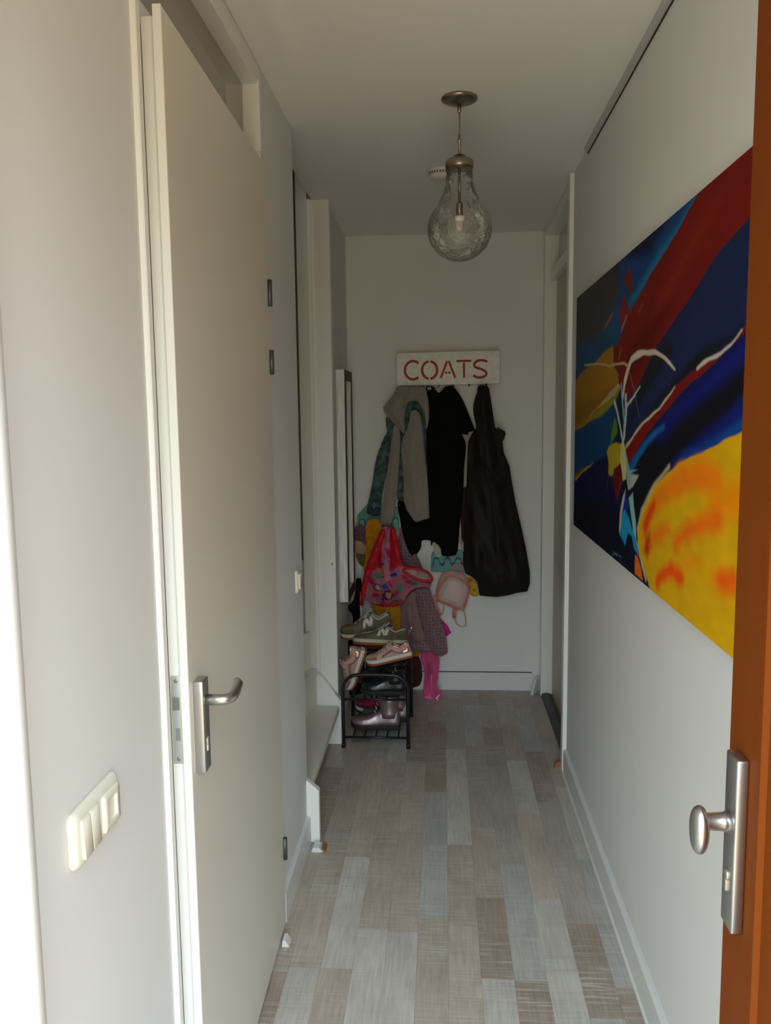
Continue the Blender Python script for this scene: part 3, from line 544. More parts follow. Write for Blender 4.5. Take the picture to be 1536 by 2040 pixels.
# painted shapes of the canvas: outline (y, z) in metres on the canvas, colour, edge softness, stroke widths
PAINT = [
    ('p',[(3.6047,2.0341),(3.6165,2.1602),(2.7555,2.0886),(2.3925,1.9692),(2.4446,1.8654),(2.9008,1.8145),(3.5772,1.739)],(48,43,46),0.14),
    ('p',[(3.3182,1.7679),(2.7366,1.8974),(2.4892,1.9843),(2.3745,1.9122),(2.5389,1.8023),(2.8079,1.7749),(3.3126,1.7092)],(14,58,88),0.09),
    ('p',[(2.5761,2.0565),(2.1926,2.0084),(1.9736,2.0774),(1.8104,2.0474),(2.1708,1.9593),(2.4043,1.884),(2.5777,1.8353)],(14,48,92),0.05),
    ('p',[(2.5376,1.8911),(2.3337,1.9417),(2.2232,1.9722),(2.0671,2.0057),(1.948,2.0269),(1.8433,2.0521),(1.8078,2.0515),(1.9465,2.0131),(2.1014,1.9735),(2.2208,1.9484),(2.455,1.8931)],(10,90,125),0.035),
    ('p',[(3.4115,1.8789),(2.9213,1.8669),(2.6242,1.8117),(2.9441,1.7805),(3.3568,1.7436),(3.3963,1.7186)],(18,52,84),0.06),
    ('p',[(2.5423,1.6959),(2.4229,1.6516),(2.1637,1.7446),(1.9721,1.8023),(1.6874,1.9049),(1.4945,1.9543),(1.3727,1.985),(1.35,1.7761),(1.5273,1.7518),(1.6324,1.7174),(1.9413,1.6653),(2.2746,1.5666),(2.4425,1.5219)],(16,26,58),0.02),
    ('p',[(2.2869,1.6863),(2.1485,1.7436),(2.0115,1.7716),(1.9466,1.7548),(2.1423,1.6833),(2.3422,1.5947),(2.4128,1.5515)],(14,18,26),0.03),
    ('p',[(2.0894,1.6446),(1.7768,1.731),(1.5965,1.7451),(1.5213,1.7643),(1.5199,1.7511),(1.7406,1.7031),(1.9373,1.6663),(2.1851,1.6016)],(12,15,20),0.03),
    ('p',[(3.4142,1.5328),(2.7883,1.6273),(2.5662,1.6359),(2.5492,1.5931),(2.5861,1.5768),(2.6312,1.4934),(2.7714,1.4554),(3.3949,1.3281)],(6,46,84),0.012),
    ('p',[(3.3976,1.732),(3.1641,1.7663),(2.9444,1.7834),(2.7412,1.8079),(2.6432,1.8132),(2.6181,1.7503),(2.5519,1.7216),(2.5497,1.6991),(2.5236,1.6734),(2.6071,1.64),(2.8199,1.6016),(3.1444,1.5611),(3.4213,1.5269)],(118,84,14),0.008),
    ('p',[(3.3894,1.6451),(2.9801,1.6544),(2.6122,1.6913),(2.6854,1.6518),(3.0582,1.5925),(3.3802,1.5479)],(105,72,10),0.04),
    ('p',[(2.5372,1.6689),(2.6068,1.6375),(2.8196,1.5988),(3.0057,1.5778),(2.9266,1.6016),(2.7792,1.6289),(2.6339,1.656)],(92,104,14),0.02),
    ('p',[(1.8211,2.0524),(1.9461,2.0179),(2.1003,1.976),(2.2211,1.9513),(2.4027,1.8884),(2.4653,1.8776),(2.5757,1.8157),(2.6416,1.809),(2.6287,1.756),(2.5532,1.7336),(2.5423,1.6959),(2.4645,1.6741),(2.4228,1.6501),(2.2869,1.6863),(2.1637,1.7446),(2.098,1.773),(1.8525,1.8492),(1.6874,1.9049),(1.5303,1.9375),(1.3715,1.9734),(1.3854,2.1008)],(86,12,8),0.006),
    ('p',[(2.2096,1.8397),(2.0262,1.9121),(1.7724,2.0018),(1.6536,2.0201),(1.7082,1.987),(1.9415,1.8989),(2.1566,1.8214)],(96,22,14),0.06),
    ('p',[(2.4359,1.7799),(2.2096,1.8397),(1.9781,1.8596),(2.1527,1.7838),(2.3368,1.7182),(2.4586,1.6812)],(70,6,4),0.05),
    ('p',[(2.422,1.4502),(2.3288,1.4631),(2.1267,1.5323),(1.8974,1.6294),(1.7191,1.6819),(1.5337,1.742),(1.3508,1.7839),(1.3398,1.6831),(1.5311,1.624),(1.7239,1.5457),(1.9403,1.4981),(2.1901,1.3924),(2.3097,1.2756),(2.2969,1.1504),(2.4358,1.1227),(2.5276,1.3367)],(7,8,16),0.02),
    ('p',[(2.0913,1.5707),(1.8979,1.6339),(1.7187,1.6789),(1.5332,1.7375),(1.35,1.7761),(1.3432,1.7141),(1.5277,1.686),(1.7336,1.6371),(1.9481,1.5728),(2.0779,1.5339)],(8,16,84),0.05),
    ('p',[(1.8619,1.5135),(1.6623,1.5575),(1.5325,1.5899),(1.3339,1.6288),(1.3305,1.5977),(1.5302,1.5683),(1.722,1.5274),(1.8909,1.4929)],(4,62,122),0.03),
    ('p',[(1.9391,1.4866),(1.7447,1.5553),(1.6077,1.5921),(1.5061,1.6236),(1.3381,1.6676),(1.3347,1.6365),(1.5272,1.5881),(1.7228,1.5355)],(6,20,92),0.05),
    ('p',[(2.4019,1.4442),(2.3904,1.4579),(2.3316,1.4908),(2.2641,1.5197),(2.0885,1.5893),(1.8993,1.6473),(1.7198,1.6889),(1.5288,1.7424),(1.3508,1.7839),(1.3529,1.8032),(1.5273,1.7518),(1.6324,1.7174),(1.7568,1.7),(1.9413,1.6653),(2.0679,1.6198),(2.2746,1.5666),(2.4282,1.5108)],(92,10,8),0.005),
    ('l',[(2.4282,1.5108),(2.2746,1.5666),(2.0679,1.6198),(1.9413,1.6653)],(150,142,120),0.004,0.022,0.01),
    ('l',[(1.7798,1.6951),(1.7569,1.701),(1.7031,1.7097),(1.6325,1.7184),(1.5815,1.731),(1.5249,1.7525)],(150,146,138),0.004,0.018,0.008),
    ('l',[(2.3824,1.4412),(2.3295,1.47),(2.2297,1.5117),(2.1285,1.55),(2.0266,1.5765)],(6,76,134),0.014,0.06,0.02),
    ('p',[(3.3946,1.3245),(2.93,1.4345),(2.6993,1.4735),(2.6503,1.4085),(2.5661,1.3765),(2.4411,1.372),(2.4522,1.2446),(2.2921,1.2286),(2.2758,1.172),(3.3776,1.1444)],(5,8,46),0.02),
    ('p',[(3.3878,1.2525),(2.7578,1.3182),(2.5339,1.3143),(2.4762,1.241),(2.2886,1.1944),(2.2849,1.1578),(3.3742,1.1084)],(3,4,22),0.08),
    ('p',[(3.3417,1.3645),(3.1082,1.4077),(2.93,1.4345),(3.0698,1.4036),(3.3284,1.3406)],(120,108,14),0.006),
    ('p',[(3.3421,1.3681),(3.108,1.4061),(3.1455,1.392),(3.3297,1.3547)],(92,36,8),0.008),
    ('p',[(2.6009,1.593),(2.5706,1.5769),(2.5571,1.5449),(2.6598,1.5035),(2.6493,1.5373)],(58,96,16),0.008),
    ('p',[(2.6875,1.499),(2.5799,1.5146),(2.516,1.5136),(2.4876,1.4994),(2.51,1.4534),(2.5943,1.4209),(2.6231,1.4119),(2.676,1.4123),(2.6757,1.452),(2.7148,1.4842)],(128,116,22),0.007),
    ('p',[(2.4977,1.4542),(2.5914,1.4321),(2.6089,1.406),(2.5495,1.3412),(2.5188,1.3538),(2.479,1.4146)],(72,8,6),0.007),
    ('l',[(2.4755,1.4161),(2.5028,1.3821),(2.5223,1.3508)],(120,70,14),0.004,0.01,0.004),
    ('l',[(2.6096,1.6401),(2.5622,1.6091),(2.4838,1.5308),(2.4322,1.4859)],(150,146,132),0.004,0.035,0.03),
    ('l',[(2.5133,1.6859),(2.4878,1.6383),(2.455,1.5798),(2.4645,1.5417)],(80,130,140),0.004,0.03,0.05),
    ('l',[(2.449,1.6521),(2.4381,1.6088),(2.4518,1.5478),(2.476,1.5208)],(148,148,140),0.004,0.045,0.035),
    ('l',[(2.4841,1.6577),(2.4709,1.6937),(2.4309,1.73),(2.3908,1.7511),(2.3218,1.7647),(2.2376,1.7663),(2.1332,1.7554),(2.0448,1.737),(1.9845,1.7195),(1.9414,1.7057)],(160,150,138),0.005,0.048,0.012),
    ('l',[(3.1656,1.7818),(2.944,1.7791),(2.7225,1.7563),(2.5819,1.757),(2.4763,1.7469),(2.4316,1.7372)],(140,122,88),0.004,0.012,0.016),
    ('l',[(2.4085,1.7195),(2.3419,1.6705),(2.2851,1.5948)],(110,88,84),0.004,0.01,0.006),
    ('l',[(2.2746,1.6774),(2.3503,1.6546),(2.442,1.6256)],(150,142,130),0.004,0.012,0.02),
    ('p',[(2.5514,1.693),(2.5246,1.6833),(2.6089,1.658),(2.78,1.6372),(2.9758,1.6104),(3.1444,1.5611),(2.7955,1.6484),(2.6617,1.6774)],(134,118,80),0.006),
    ('p',[(2.5097,1.5117),(2.475,1.5312),(2.4365,1.5016),(2.4271,1.4661),(2.4277,1.4146),(2.4658,1.4038),(2.4903,1.4414),(2.5108,1.4614)],(156,146,98),0.007),
    ('p',[(2.4416,1.4936),(2.42,1.4869),(2.3795,1.4461),(2.2839,1.4549),(2.3653,1.4371),(2.2661,1.4405),(2.3314,1.4048),(2.3959,1.3852),(2.4174,1.4154)],(96,132,132),0.007),
    ('p',[(2.3559,1.4315),(2.2661,1.4405),(2.3314,1.4048),(2.3851,1.39)],(136,134,128),0.01),
    ('p',[(2.4303,1.3821),(2.4111,1.3646),(2.3792,1.3321),(2.4327,1.2894),(2.4903,1.2578),(2.4837,1.3148),(2.4467,1.3688)],(8,34,104),0.008),
    ('p',[(2.4364,1.3256),(2.365,1.3033),(2.3166,1.2596),(2.3812,1.2628),(2.4138,1.219),(2.5019,1.2481),(2.4927,1.2816)],(16,112,150),0.01),
    ('p',[(2.4246,1.3839),(2.439,1.3514),(2.4699,1.3005),(2.4728,1.2682),(2.4959,1.2516),(2.5051,1.2557),(2.4932,1.311),(2.4578,1.3599)],(140,140,128),0.006),
    ('p',[(2.335,1.3871),(2.325,1.3632),(2.2913,1.3029),(2.2786,1.2506),(2.2498,1.221),(2.2926,1.2335),(2.3303,1.2877),(2.3686,1.3384),(2.389,1.3617)],(96,142,140),0.006),
    ('p',[(2.3756,1.2969),(2.2847,1.2595),(2.2448,1.2219),(2.3031,1.2318)],(14,104,140),0.008),
    ('p',[(1.3313,1.6055),(1.5298,1.5651),(1.5981,1.5546),(1.7413,1.5224),(1.8948,1.4915),(1.984,1.4661),(2.1244,1.4129),(2.2349,1.3448),(2.2751,1.2875),(2.2487,1.2348),(2.1771,1.1918),(2.1462,1.1725),(2.0849,1.1281),(1.2803,1.1379)],(168,128,4),0.006),
    ('l',[(1.969,1.484),(2.1128,1.4204),(2.2328,1.3483),(2.2714,1.2941)],(150,142,110),0.012,0.016,0.016),
    ('l',[(2.188,1.2992),(2.1536,1.3386),(2.085,1.3805),(2.0095,1.4149),(1.8909,1.4507),(1.7684,1.4746),(1.6895,1.4804),(1.6301,1.4731)],(190,96,4),0.05,0.05,0.07),
    ('l',[(2.1832,1.3158),(2.1539,1.3417),(2.1022,1.3756)],(170,52,2),0.035,0.045,0.03),
    ('p',[(1.657,1.4554),(1.5374,1.4772),(1.4127,1.4936),(1.4062,1.4335),(1.5305,1.4138),(1.6887,1.4013)],(186,104,2),0.08),
    ('l',[(1.9051,1.3082),(1.8505,1.3358),(1.7732,1.3613),(1.6866,1.3819),(1.6085,1.4017)],(184,84,4),0.05,0.035,0.05),
    ('p',[(2.1953,1.2433),(2.1736,1.2853),(2.1314,1.3055),(2.1097,1.273),(2.1489,1.232)],(150,36,2),0.035),
    ('p',[(2.1339,1.2692),(2.0901,1.316),(1.96,1.3484),(1.9477,1.3301),(2.0185,1.2904)],(184,90,4),0.05),
    ('p',[(1.8713,1.264),(1.8282,1.2988),(1.7182,1.3099),(1.7008,1.2954),(1.7979,1.2669)],(178,110,4),0.06),
    ('l',[(2.0532,1.1864),(1.9998,1.2167),(1.9283,1.2421),(1.8499,1.2406)],(184,62,2),0.035,0.035,0.04),
    ('p',[(1.6541,1.2893),(1.5701,1.2986),(1.3957,1.3372),(1.3918,1.301),(1.5662,1.2623),(1.6368,1.2661)],(186,100,4),0.06),
    ('l',[(1.5959,1.2841),(1.5309,1.2996)],(190,74,2),0.04,0.04,0.04),
    ('p',[(2.2892,1.2176),(2.2537,1.217),(2.2101,1.1919),(2.1937,1.1624),(2.2841,1.1677)],(172,76,10),0.008),
    ('l',[(2.2716,1.2541),(2.234,1.227),(2.1976,1.2007),(2.1619,1.1721)],(150,142,120),0.01,0.014,0.022),
    ('p',[(2.4442,2.019),(2.3918,1.9623),(2.4297,1.9288),(2.4769,1.9706),(2.523,1.9872)],(88,22,18),0.006),
    ('p',[(2.4966,1.9475),(2.4098,1.887),(2.467,1.8726),(2.5334,1.8629),(2.5677,1.9133)],(92,24,20),0.006),
    ('l',[(2.8035,1.875),(2.736,1.892),(2.6721,1.9108)],(130,70,44),0.012,0.012,0.02),
    ('l',[(2.5321,1.8506),(2.4885,1.8678),(2.4624,1.8815)],(140,90,100),0.012,0.012,0.016),
    ('l',[(2.3234,1.8744),(2.2735,1.8945)],(110,44,22),0.01,0.014,0.012),
    ('l',[(2.5594,1.7717),(2.5269,1.7989)],(120,74,10),0.01,0.02,0.012),
    ('l',[(2.6003,1.1833),(2.5784,1.1673),(2.5981,1.1611)],(40,92,120),0.004,0.006,0.006),
    ('l',[(2.5663,1.1805),(2.5722,1.1725),(2.546,1.1756),(2.5401,1.1821),(2.5326,1.1724),(2.5204,1.1799),(2.5121,1.1732)],(60,120,140),0.004,0.006,0.006),
    ('l',[(2.4972,1.1771),(2.4699,1.1778),(2.463,1.1709)],(40,92,120),0.004,0.006,0.006),
    ('l',[(2.7517,1.4098),(2.7793,1.3812)],(36,52,92),0.004,0.01,0.004),
    ('l',[(2.6783,1.4064),(2.7071,1.348)],(52,66,100),0.004,0.01,0.005),
]
# stencil strokes of the sign, (x, z) centre lines in metres on its face
SIGN = {
    'C': [[(-0.1324,1.8931),(-0.1413,1.9003),(-0.1515,1.9049),(-0.1624,1.9066),(-0.1733,1.9054),(-0.1836,1.9013),(-0.1927,1.8945),(-0.2001,1.8855),(-0.2053,1.8747),(-0.2081,1.8629),(-0.2082,1.8506),(-0.2057,1.8387),(-0.2006,1.8277),(-0.1934,1.8184),(-0.1844,1.8114),(-0.1741,1.8069),(-0.1632,1.8053),(-0.1523,1.8067),(-0.142,1.811),(-0.1329,1.8179)]],
    'O': [[(-0.0755,1.9032),(-0.0845,1.9009),(-0.0929,1.8963),(-0.1002,1.8897),(-0.1061,1.8814),(-0.1102,1.8718),(-0.1123,1.8614),(-0.1124,1.8507),(-0.1104,1.8403),(-0.1064,1.8305),(-0.1007,1.822),(-0.0934,1.8152),(-0.0851,1.8103),(-0.076,1.8077)],[(-0.0652,1.903),(-0.0562,1.9004),(-0.0479,1.8956),(-0.0406,1.8887),(-0.0349,1.8803),(-0.0309,1.8706),(-0.0289,1.8601),(-0.029,1.8494),(-0.0311,1.8391),(-0.0351,1.8295),(-0.041,1.8211),(-0.0483,1.8145),(-0.0567,1.8099),(-0.0658,1.8076)]],
    'A': [[(0.0271,1.9035),(-0.0088,1.8109)],[(0.0363,1.9034),(0.072,1.8097)],[(0.0148,1.8404),(0.0265,1.8403)],[(0.0341,1.8402),(0.0458,1.84)]],
    'T': [[(0.0793,1.9027),(0.161,1.903)],[(0.1202,1.8938),(0.1209,1.8098)]],
    'S': [[(0.2491,1.8958),(0.2374,1.9018),(0.2208,1.9053),(0.2001,1.904),(0.1843,1.896),(0.176,1.8838),(0.1793,1.8714),(0.1918,1.8638),(0.2126,1.8572),(0.2334,1.8474),(0.2451,1.8361),(0.2439,1.8237),(0.2293,1.8136),(0.2085,1.8098),(0.1877,1.8134),(0.1718,1.8227)]],
}
# ================================================================== fixtures: lamp, detector, switches, painting, frame
BRASS = mat('brushed_nickel_bronze', (0.36, 0.30, 0.22), 0.30, metal=1.0, noise=0.08, nscale=40)
CREAM = mat('cream_plastic', (0.80, 0.765, 0.64), 0.35)

# ---- pendant lamp
LX, LY = 0.057, 2.74
t = thing('pendant_lamp', (LX, LY, CE), 'clear glass globe pendant lamp on a thin metal rod under the ceiling', 'lamp')
mb = MB(); mb.lathe([(0.001, 0), (0.055, 0), (0.0575, -0.003), (0.0575, -0.007), (0.050, -0.012), (0.030, -0.019), (0.010, -0.022), (0.001, -0.023)], (LX, LY, CE), 40); mb.build('canopy', BRASS, t)
mb = MB(); mb.lathe([(0.001, 0), (0.0065, 0), (0.0060, -0.022), (0.003, -0.026), (0.001, -0.026)], (LX, LY, CE - 0.022), 16); mb.build('cord_grip', BRASS, t)
mb = MB(); mb.tube([(LX, LY, CE - 0.042), (LX + 0.0005, LY, CE - 0.09), (LX, LY, CE - 0.125)], 0.0022, 8); mb.build('cord', mat('clear_brown_cord', (0.22, 0.18, 0.13), 0.4), t)
mb = MB(); mb.lathe([(0.001, 0), (0.0045, -0.004), (0.0065, -0.02), (0.0065, -0.028), (0.0048, -0.029), (0.0048, -0.060), (0.0048, -0.075), (0.001, -0.076)], (LX, LY, 2.492), 16); mb.build('rod', BRASS, t)
mb = MB(); mb.lathe([(0.001, 0), (0.020, -0.001), (0.022, -0.008), (0.040, -0.014), (0.0445, -0.019), (0.0450, -0.036), (0.043, -0.041), (0.001, -0.039)], (LX, LY, 2.425), 40); mb.build('cap', BRASS, t)
mb = MB(); mb.lathe([(0.001, 0), (0.0045, 0), (0.0045, -0.108), (0.001, -0.108)], (LX, LY, 2.387), 16); mb.build('rod', BRASS, t)
mb = MB(); mb.lathe([(0.001, 0), (0.0110, -0.001), (0.0115, -0.006), (0.0115, -0.042), (0.001, -0.043)], (LX, LY, 2.281), 24)
so = mb.build('socket', BRASS, t)
mb = MB(); mb.lathe([(0.001, 0), (0.0150, 0), (0.0155, -0.010), (0.0125, -0.016), (0.001, -0.016)], (LX, LY, 2.238), 24); mb.build('socket_ring', mat('white_ceramic', (0.9, 0.88, 0.82), 0.3), so)
mb = MB(); mb.lathe([(0.006, 0), (0.0085, -0.006), (0.0105, -0.016), (0.0095, -0.028), (0.005, -0.036), (0.0005, -0.038)], (LX, LY, 2.227), 24)
bl = mb.build('bulb', mat('frosted_bulb_glass', (0.80, 0.78, 0.74), 0.15, trans=0.35), t)
mb = MB(); mb.tube([(LX - 0.004, LY - 0.0105, 2.216), (LX - 0.002, LY - 0.0115, 2.204), (LX + 0.002, LY - 0.0115, 2.204), (LX + 0.004, LY - 0.0105, 2.216)], 0.0007, 6)
mb.build('filament', mat('copper_filament', (0.45, 0.22, 0.12), 0.4, metal=0.8), bl)
def globe_profile(off):
    pr = [(0.0425 - off, 0.190), (0.0425 - off, 0.165), (0.045 - off, 0.140), (0.051 - off, 0.117), (0.061 - off, 0.097)]
    for a in range(46, -91, -8):
        pr.append((max(0.0005, (0.1035 - off) * math.cos(R(a))), (0.100 - off) * math.sin(R(a)) + 0.0))
    return pr
mb = MB(); mb.lathe(globe_profile(0), (LX, LY, 2.197), 72, cap=False)
gm = mat('rippled_clear_glass', (0.93, 0.94, 0.92), 0.02, trans=1.0, ior=1.42)
n = gm.node_tree.nodes; l = gm.node_tree.links.new
tcn = n.new('ShaderNodeTexCoord'); nz = n.new('ShaderNodeTexNoise'); nz.inputs['Scale'].default_value = 22; nz.inputs['Detail'].default_value = 3; nz.inputs['Distortion'].default_value = 2.6
l(tcn.outputs['Object'], nz.inputs['Vector'])
bp = n.new('ShaderNodeBump'); bp.inputs['Strength'].default_value = 1.0; bp.inputs['Distance'].default_value = 0.006
l(nz.outputs['Fac'], bp.inputs['Height'])
# thin blown glass: clear where seen straight through, mirror-like at grazing angles, with rippled reflections
tr_ = n.new('ShaderNodeBsdfTransparent'); tr_.inputs['Color'].default_value = (0.93, 0.935, 0.92, 1)
gl_ = n.new('ShaderNodeBsdfGlossy'); gl_.inputs['Roughness'].default_value = 0.06; gl_.inputs['Color'].default_value = (0.95, 0.95, 0.93, 1)
fr_n = n.new('ShaderNodeFresnel'); fr_n.inputs['IOR'].default_value = 1.55
ms_ = n.new('ShaderNodeMixShader')
l(bp.outputs[0], gl_.inputs['Normal']); l(bp.outputs[0], fr_n.inputs['Normal'])
l(fr_n.outputs[0], ms_.inputs['Fac']); l(tr_.outputs[0], ms_.inputs[1]); l(gl_.outputs[0], ms_.inputs[2])
l(ms_.outputs[0], n['Material Output'].inputs['Surface'])
mb.build('glass_globe', gm, t)

# ---- smoke detector behind the lamp
t = thing('smoke_detector', (-0.005, 3.50, CE), 'small round white smoke detector on the ceiling behind the pendant lamp', 'smoke detector')
DET = mat('offwhite_detector_plastic', (0.74, 0.70, 0.64), 0.6)
mb = MB(); mb.lathe([(0.001, 0), (0.052, 0), (0.052, -0.012), (0.044, -0.013), (0.044, -0.021), (0.048, -0.022), (0.040, -0.036), (0.015, -0.040), (0.001, -0.040)], (-0.005, 3.50, CE), 40); mb.build('housing', DET, t)
mb = MB()
for k in range(24):
    a = 2 * math.pi * k / 24
    mb.box(-0.0025, 0.0025, -0.001, 0.002, -0.0045, 0.0045, Matrix.Translation((-0.005 + 0.0435 * math.cos(a), 3.50 + 0.0435 * math.sin(a), CE - 0.017)) @ Matrix.Rotation(a + math.pi / 2, 4, 'Z'))
mb.build('vent_slots', mat('detector_slot', (0.05, 0.045, 0.04), 0.7), t)

# ---- double plate with switch and socket on the near left wall
def WP(y, z, d=0.0): return Matrix(((0, 0, 1, XL + d), (1, 0, 0, y), (0, 1, 0, z), (0, 0, 0, 1)))   # local x->Y, y->Z, z->out of the wall
t = thing('switch_socket_plate', (XL, 1.115, 1.025), 'cream double wall plate with a two-rocker switch and a socket', 'switch')
def rrect(wd, ht, r, n=6):
    pts = []
    for cx, cy, a0 in ((wd - r, ht - r, 0), (-wd + r, ht - r, 90), (-wd + r, -ht + r, 180), (wd - r, -ht + r, 270)):
        for k in range(n + 1):
            a = R(a0 + 90 * k / n); pts.append((cx + r * math.cos(a), cy + r * math.sin(a)))
    return pts
M = WP(1.115, 1.025)
mb = MB(); mb.loft([[M @ Vector((x, y, z)) for x, y in rrect(0.0795 - i, 0.0415 - i, 0.013)] for z, i in ((0, 0), (0.006, 0.0002), (0.011, 0.003), (0.0140, 0.008), (0.0140, 0.013))]); mb.build('frame', CREAM, t)
for dy in (-0.0505, -0.0225):
    M2 = WP(1.115 + dy, 1.025)
    mb = MB(); mb.loft([[M2 @ Vector((x, y, z + (0.0016 if y < 0 else -0.001))) for x, y in rrect(0.0138 - i, 0.0285 - i, 0.002, 3)] for z, i in ((0.012, 0), (0.0178, 0.0001), (0.0182, 0.0005))]); mb.build('rocker', CREAM, t)
M3 = WP(1.115 + 0.036, 1.025)
mb = MB()
sq = rrect(0.0285, 0.0285, 0.004, 5); N_ = len(sq)
ang = [math.atan2(y, x) for x, y in sq]
ci = lambda r, z: [M3 @ Vector((r * math.cos(a), r * math.sin(a), z)) for a in ang]
mb.loft([[M3 @ Vector((x, y, 0.010)) for x, y in sq], [M3 @ Vector((x, y, 0.0180)) for x, y in sq], ci(0.0235, 0.0188), ci(0.0218, 0.0180), ci(0.0205, 0.002), ci(0.001, 0.002)])
sk = mb.build('socket', CREAM, t)
mb = MB()
for z in (-0.0095, 0.0095): mb.lathe([(0.0026, 0.0022), (0.0026, 0.0034), (0.0005, 0.0034)], (0, 0, 0), 12, M3 @ Matrix.Translation((z, 0, 0)))
mb.build('pin_hole', DARK, sk)
mb = MB(); mb.lathe([(0.003, 0.0), (0.003, 0.0012), (0.0005, 0.0012)], (0, 0, 0), 12, M3 @ Matrix.Translation((0.0, -0.0180, 0.008))); mb.build('earth_clip', mat('earth_clip_metal', (0.3, 0.28, 0.24), 0.4, metal=0.8), sk)
# ---- single switch at the stair corner
t = thing('light_switch', (XL, 2.845, 1.03), 'small cream light switch on the pier beside the stairs', 'switch')
M = WP(2.845, 1.030)
mb = MB(); mb.loft([[M @ Vector((x, y, z)) for x, y in rrect(0.040 - i, 0.0405 - i, 0.008)] for z, i in ((0, 0), (0.006, 0.0005), (0.0095, 0.005))]); mb.build('frame', CREAM, t)
mb = MB(); mb.loft([[M @ Vector((x, y, z + (0.002 if y < 0 else -0.001))) for x, y in rrect(0.027 - i, 0.027 - i, 0.002, 3)] for z, i in ((0.008, 0), (0.0145, 0.0006))]); mb.build('rocker', CREAM, t)

# ---- painting: stretched canvas with painted shapes
CX, PY0, PY1, PZ0, PZ1 = 0.530, 1.300, 3.365, 1.157, 2.057
def paint_canvas():
    ny, nz_ = 560, 480
    ys = np.linspace(PY0, PY1, ny); zs = np.linspace(PZ0, PZ1, nz_)
    Yg, Zg = np.meshgrid(ys, zs)                      # (nz,ny)
    P = np.stack([Yg.ravel(), Zg.ravel()], 1)
    # hand-painted wobble of the edges
    wob = np.stack([0.004 * np.sin(P[:, 1] * 23 + 3 * np.sin(P[:, 0] * 9)) + 0.0015 * np.sin(P[:, 1] * 67 + P[:, 0] * 31),
                    0.003 * np.sin(P[:, 0] * 17 + 2 * np.sin(P[:, 1] * 11)) + 0.001 * np.sin(P[:, 0] * 51 - P[:, 1] * 45)], 1)
    Q = P + wob * 0.8
    K = 1.9
    col = np.tile(np.array([lin(12), lin(18), lin(52)]) * K, (len(P), 1))
    def seg_dist(pts, closed):
        d = np.full(len(Q), 1e9); tt = np.zeros(len(Q)); n = len(pts); ins = np.zeros(len(Q), bool); acc = 0; ls = []
        rng = range(n if closed else n - 1)
        for i in rng: ls.append(math.dist(pts[i], pts[(i + 1) % n]))
        tot = sum(ls) + 1e-9
        for q, i in enumerate(rng):
            a = np.array(pts[i]); b = np.array(pts[(i + 1) % n]); ab = b - a
            u = np.clip(((Q - a) @ ab) / (ab @ ab + 1e-12), 0, 1)
            dd = np.hypot(*(Q - a - u[:, None] * ab).T)
            m = dd < d; d = np.where(m, dd, d); tt = np.where(m, (acc + u * ls[q]) / tot, tt); acc += ls[q]
            if closed:
                c = (a[1] > Q[:, 1]) != (b[1] > Q[:, 1])
                with np.errstate(divide='ignore', invalid='ignore'):
                    xi = a[0] + (Q[:, 1] - a[1]) * ab[0] / (ab[1] if abs(ab[1]) > 1e-12 else 1e-12)
                ins ^= c & (Q[:, 0] < xi)
        return d, tt, ins
    for it in PAINT:
        kind, pts, c, soft = it[:4]
        tgt = np.array([min(0.9, lin(v) * K) for v in c])
        if kind == 'p':
            d, _, ins = seg_dist(pts, True)
            sd = np.where(ins, d, -d)
            a = np.clip(sd / soft + 0.5, 0, 1); a = a * a * (3 - 2 * a)
        else:
            d, tt, _ = seg_dist(pts, False)
            w_ = (it[4] + (it[5] - it[4]) * tt) / 2 * (0.52 if soft < 0.02 else 1) * (1 + 0.12 * np.sin(tt * 23 + it[4] * 900))
            a = np.clip((w_ - d) / (soft * (1 if soft < 0.02 else 0.7)) + 0.5, 0, 1)
        col = col * (1 - a[:, None]) + tgt * a[:, None]
    # brush streaks
    sd_ = np.random.default_rng(7)
    def vn(fx, fz):
        gx, gz = int(fx * 2.2) + 3, int(fz) + 3
        g = sd_.random((gz, gx)); u = (P[:, 0] - PY0) * fx; v = (P[:, 1] - PZ0) * fz
        i0 = np.clip(u.astype(int), 0, gx - 2); j0 = np.clip(v.astype(int), 0, gz - 2); fu = u - i0; fv = v - j0
        return (g[j0, i0] * (1 - fu) + g[j0, i0 + 1] * fu) * (1 - fv) + (g[j0 + 1, i0] * (1 - fu) + g[j0 + 1, i0 + 1] * fu) * fv
    st = 1 + 0.10 * (vn(7, 12) - 0.5) + 0.14 * (vn(22, 60) - 0.5)
    col = np.clip(col * st[:, None], 0.001, 0.92)
    vs_ = np.stack([np.full(len(P), CX), P[:, 0], P[:, 1]], 1)
    idx = np.arange(ny * nz_).reshape(nz_, ny)
    fs = np.stack([idx[:-1, :-1], idx[1:, :-1], idx[1:, 1:], idx[:-1, 1:]], -1).reshape(-1, 4)
    me = bpy.data.meshes.new('canvas')
    me.vertices.add(len(vs_)); me.vertices.foreach_set('co', vs_.astype(np.float32).ravel())
    me.loops.add(fs.size); me.loops.foreach_set('vertex_index', fs.astype(np.int32).ravel())
    me.polygons.add(len(fs)); me.polygons.foreach_set('loop_start', np.arange(0, fs.size, 4, dtype=np.int32))
    me.update(calc_edges=True); me.validate()
    a = me.attributes.new('paint', 'FLOAT_COLOR', 'POINT')
    a.data.foreach_set('color', np.concatenate([col, np.ones((len(P), 1))], 1).astype(np.float32).ravel())
    return me
t = thing('painting', (XR, (PY0 + PY1) / 2, PZ0), 'large abstract painting in blue, red and yellow on the right wall', 'painting')
me = paint_canvas()
me.materials.append(mat('acrylic_paint', (0.5, 0.5, 0.5), 0.6, attr='paint', bump=0.12, bscale=220, spec=0.12))
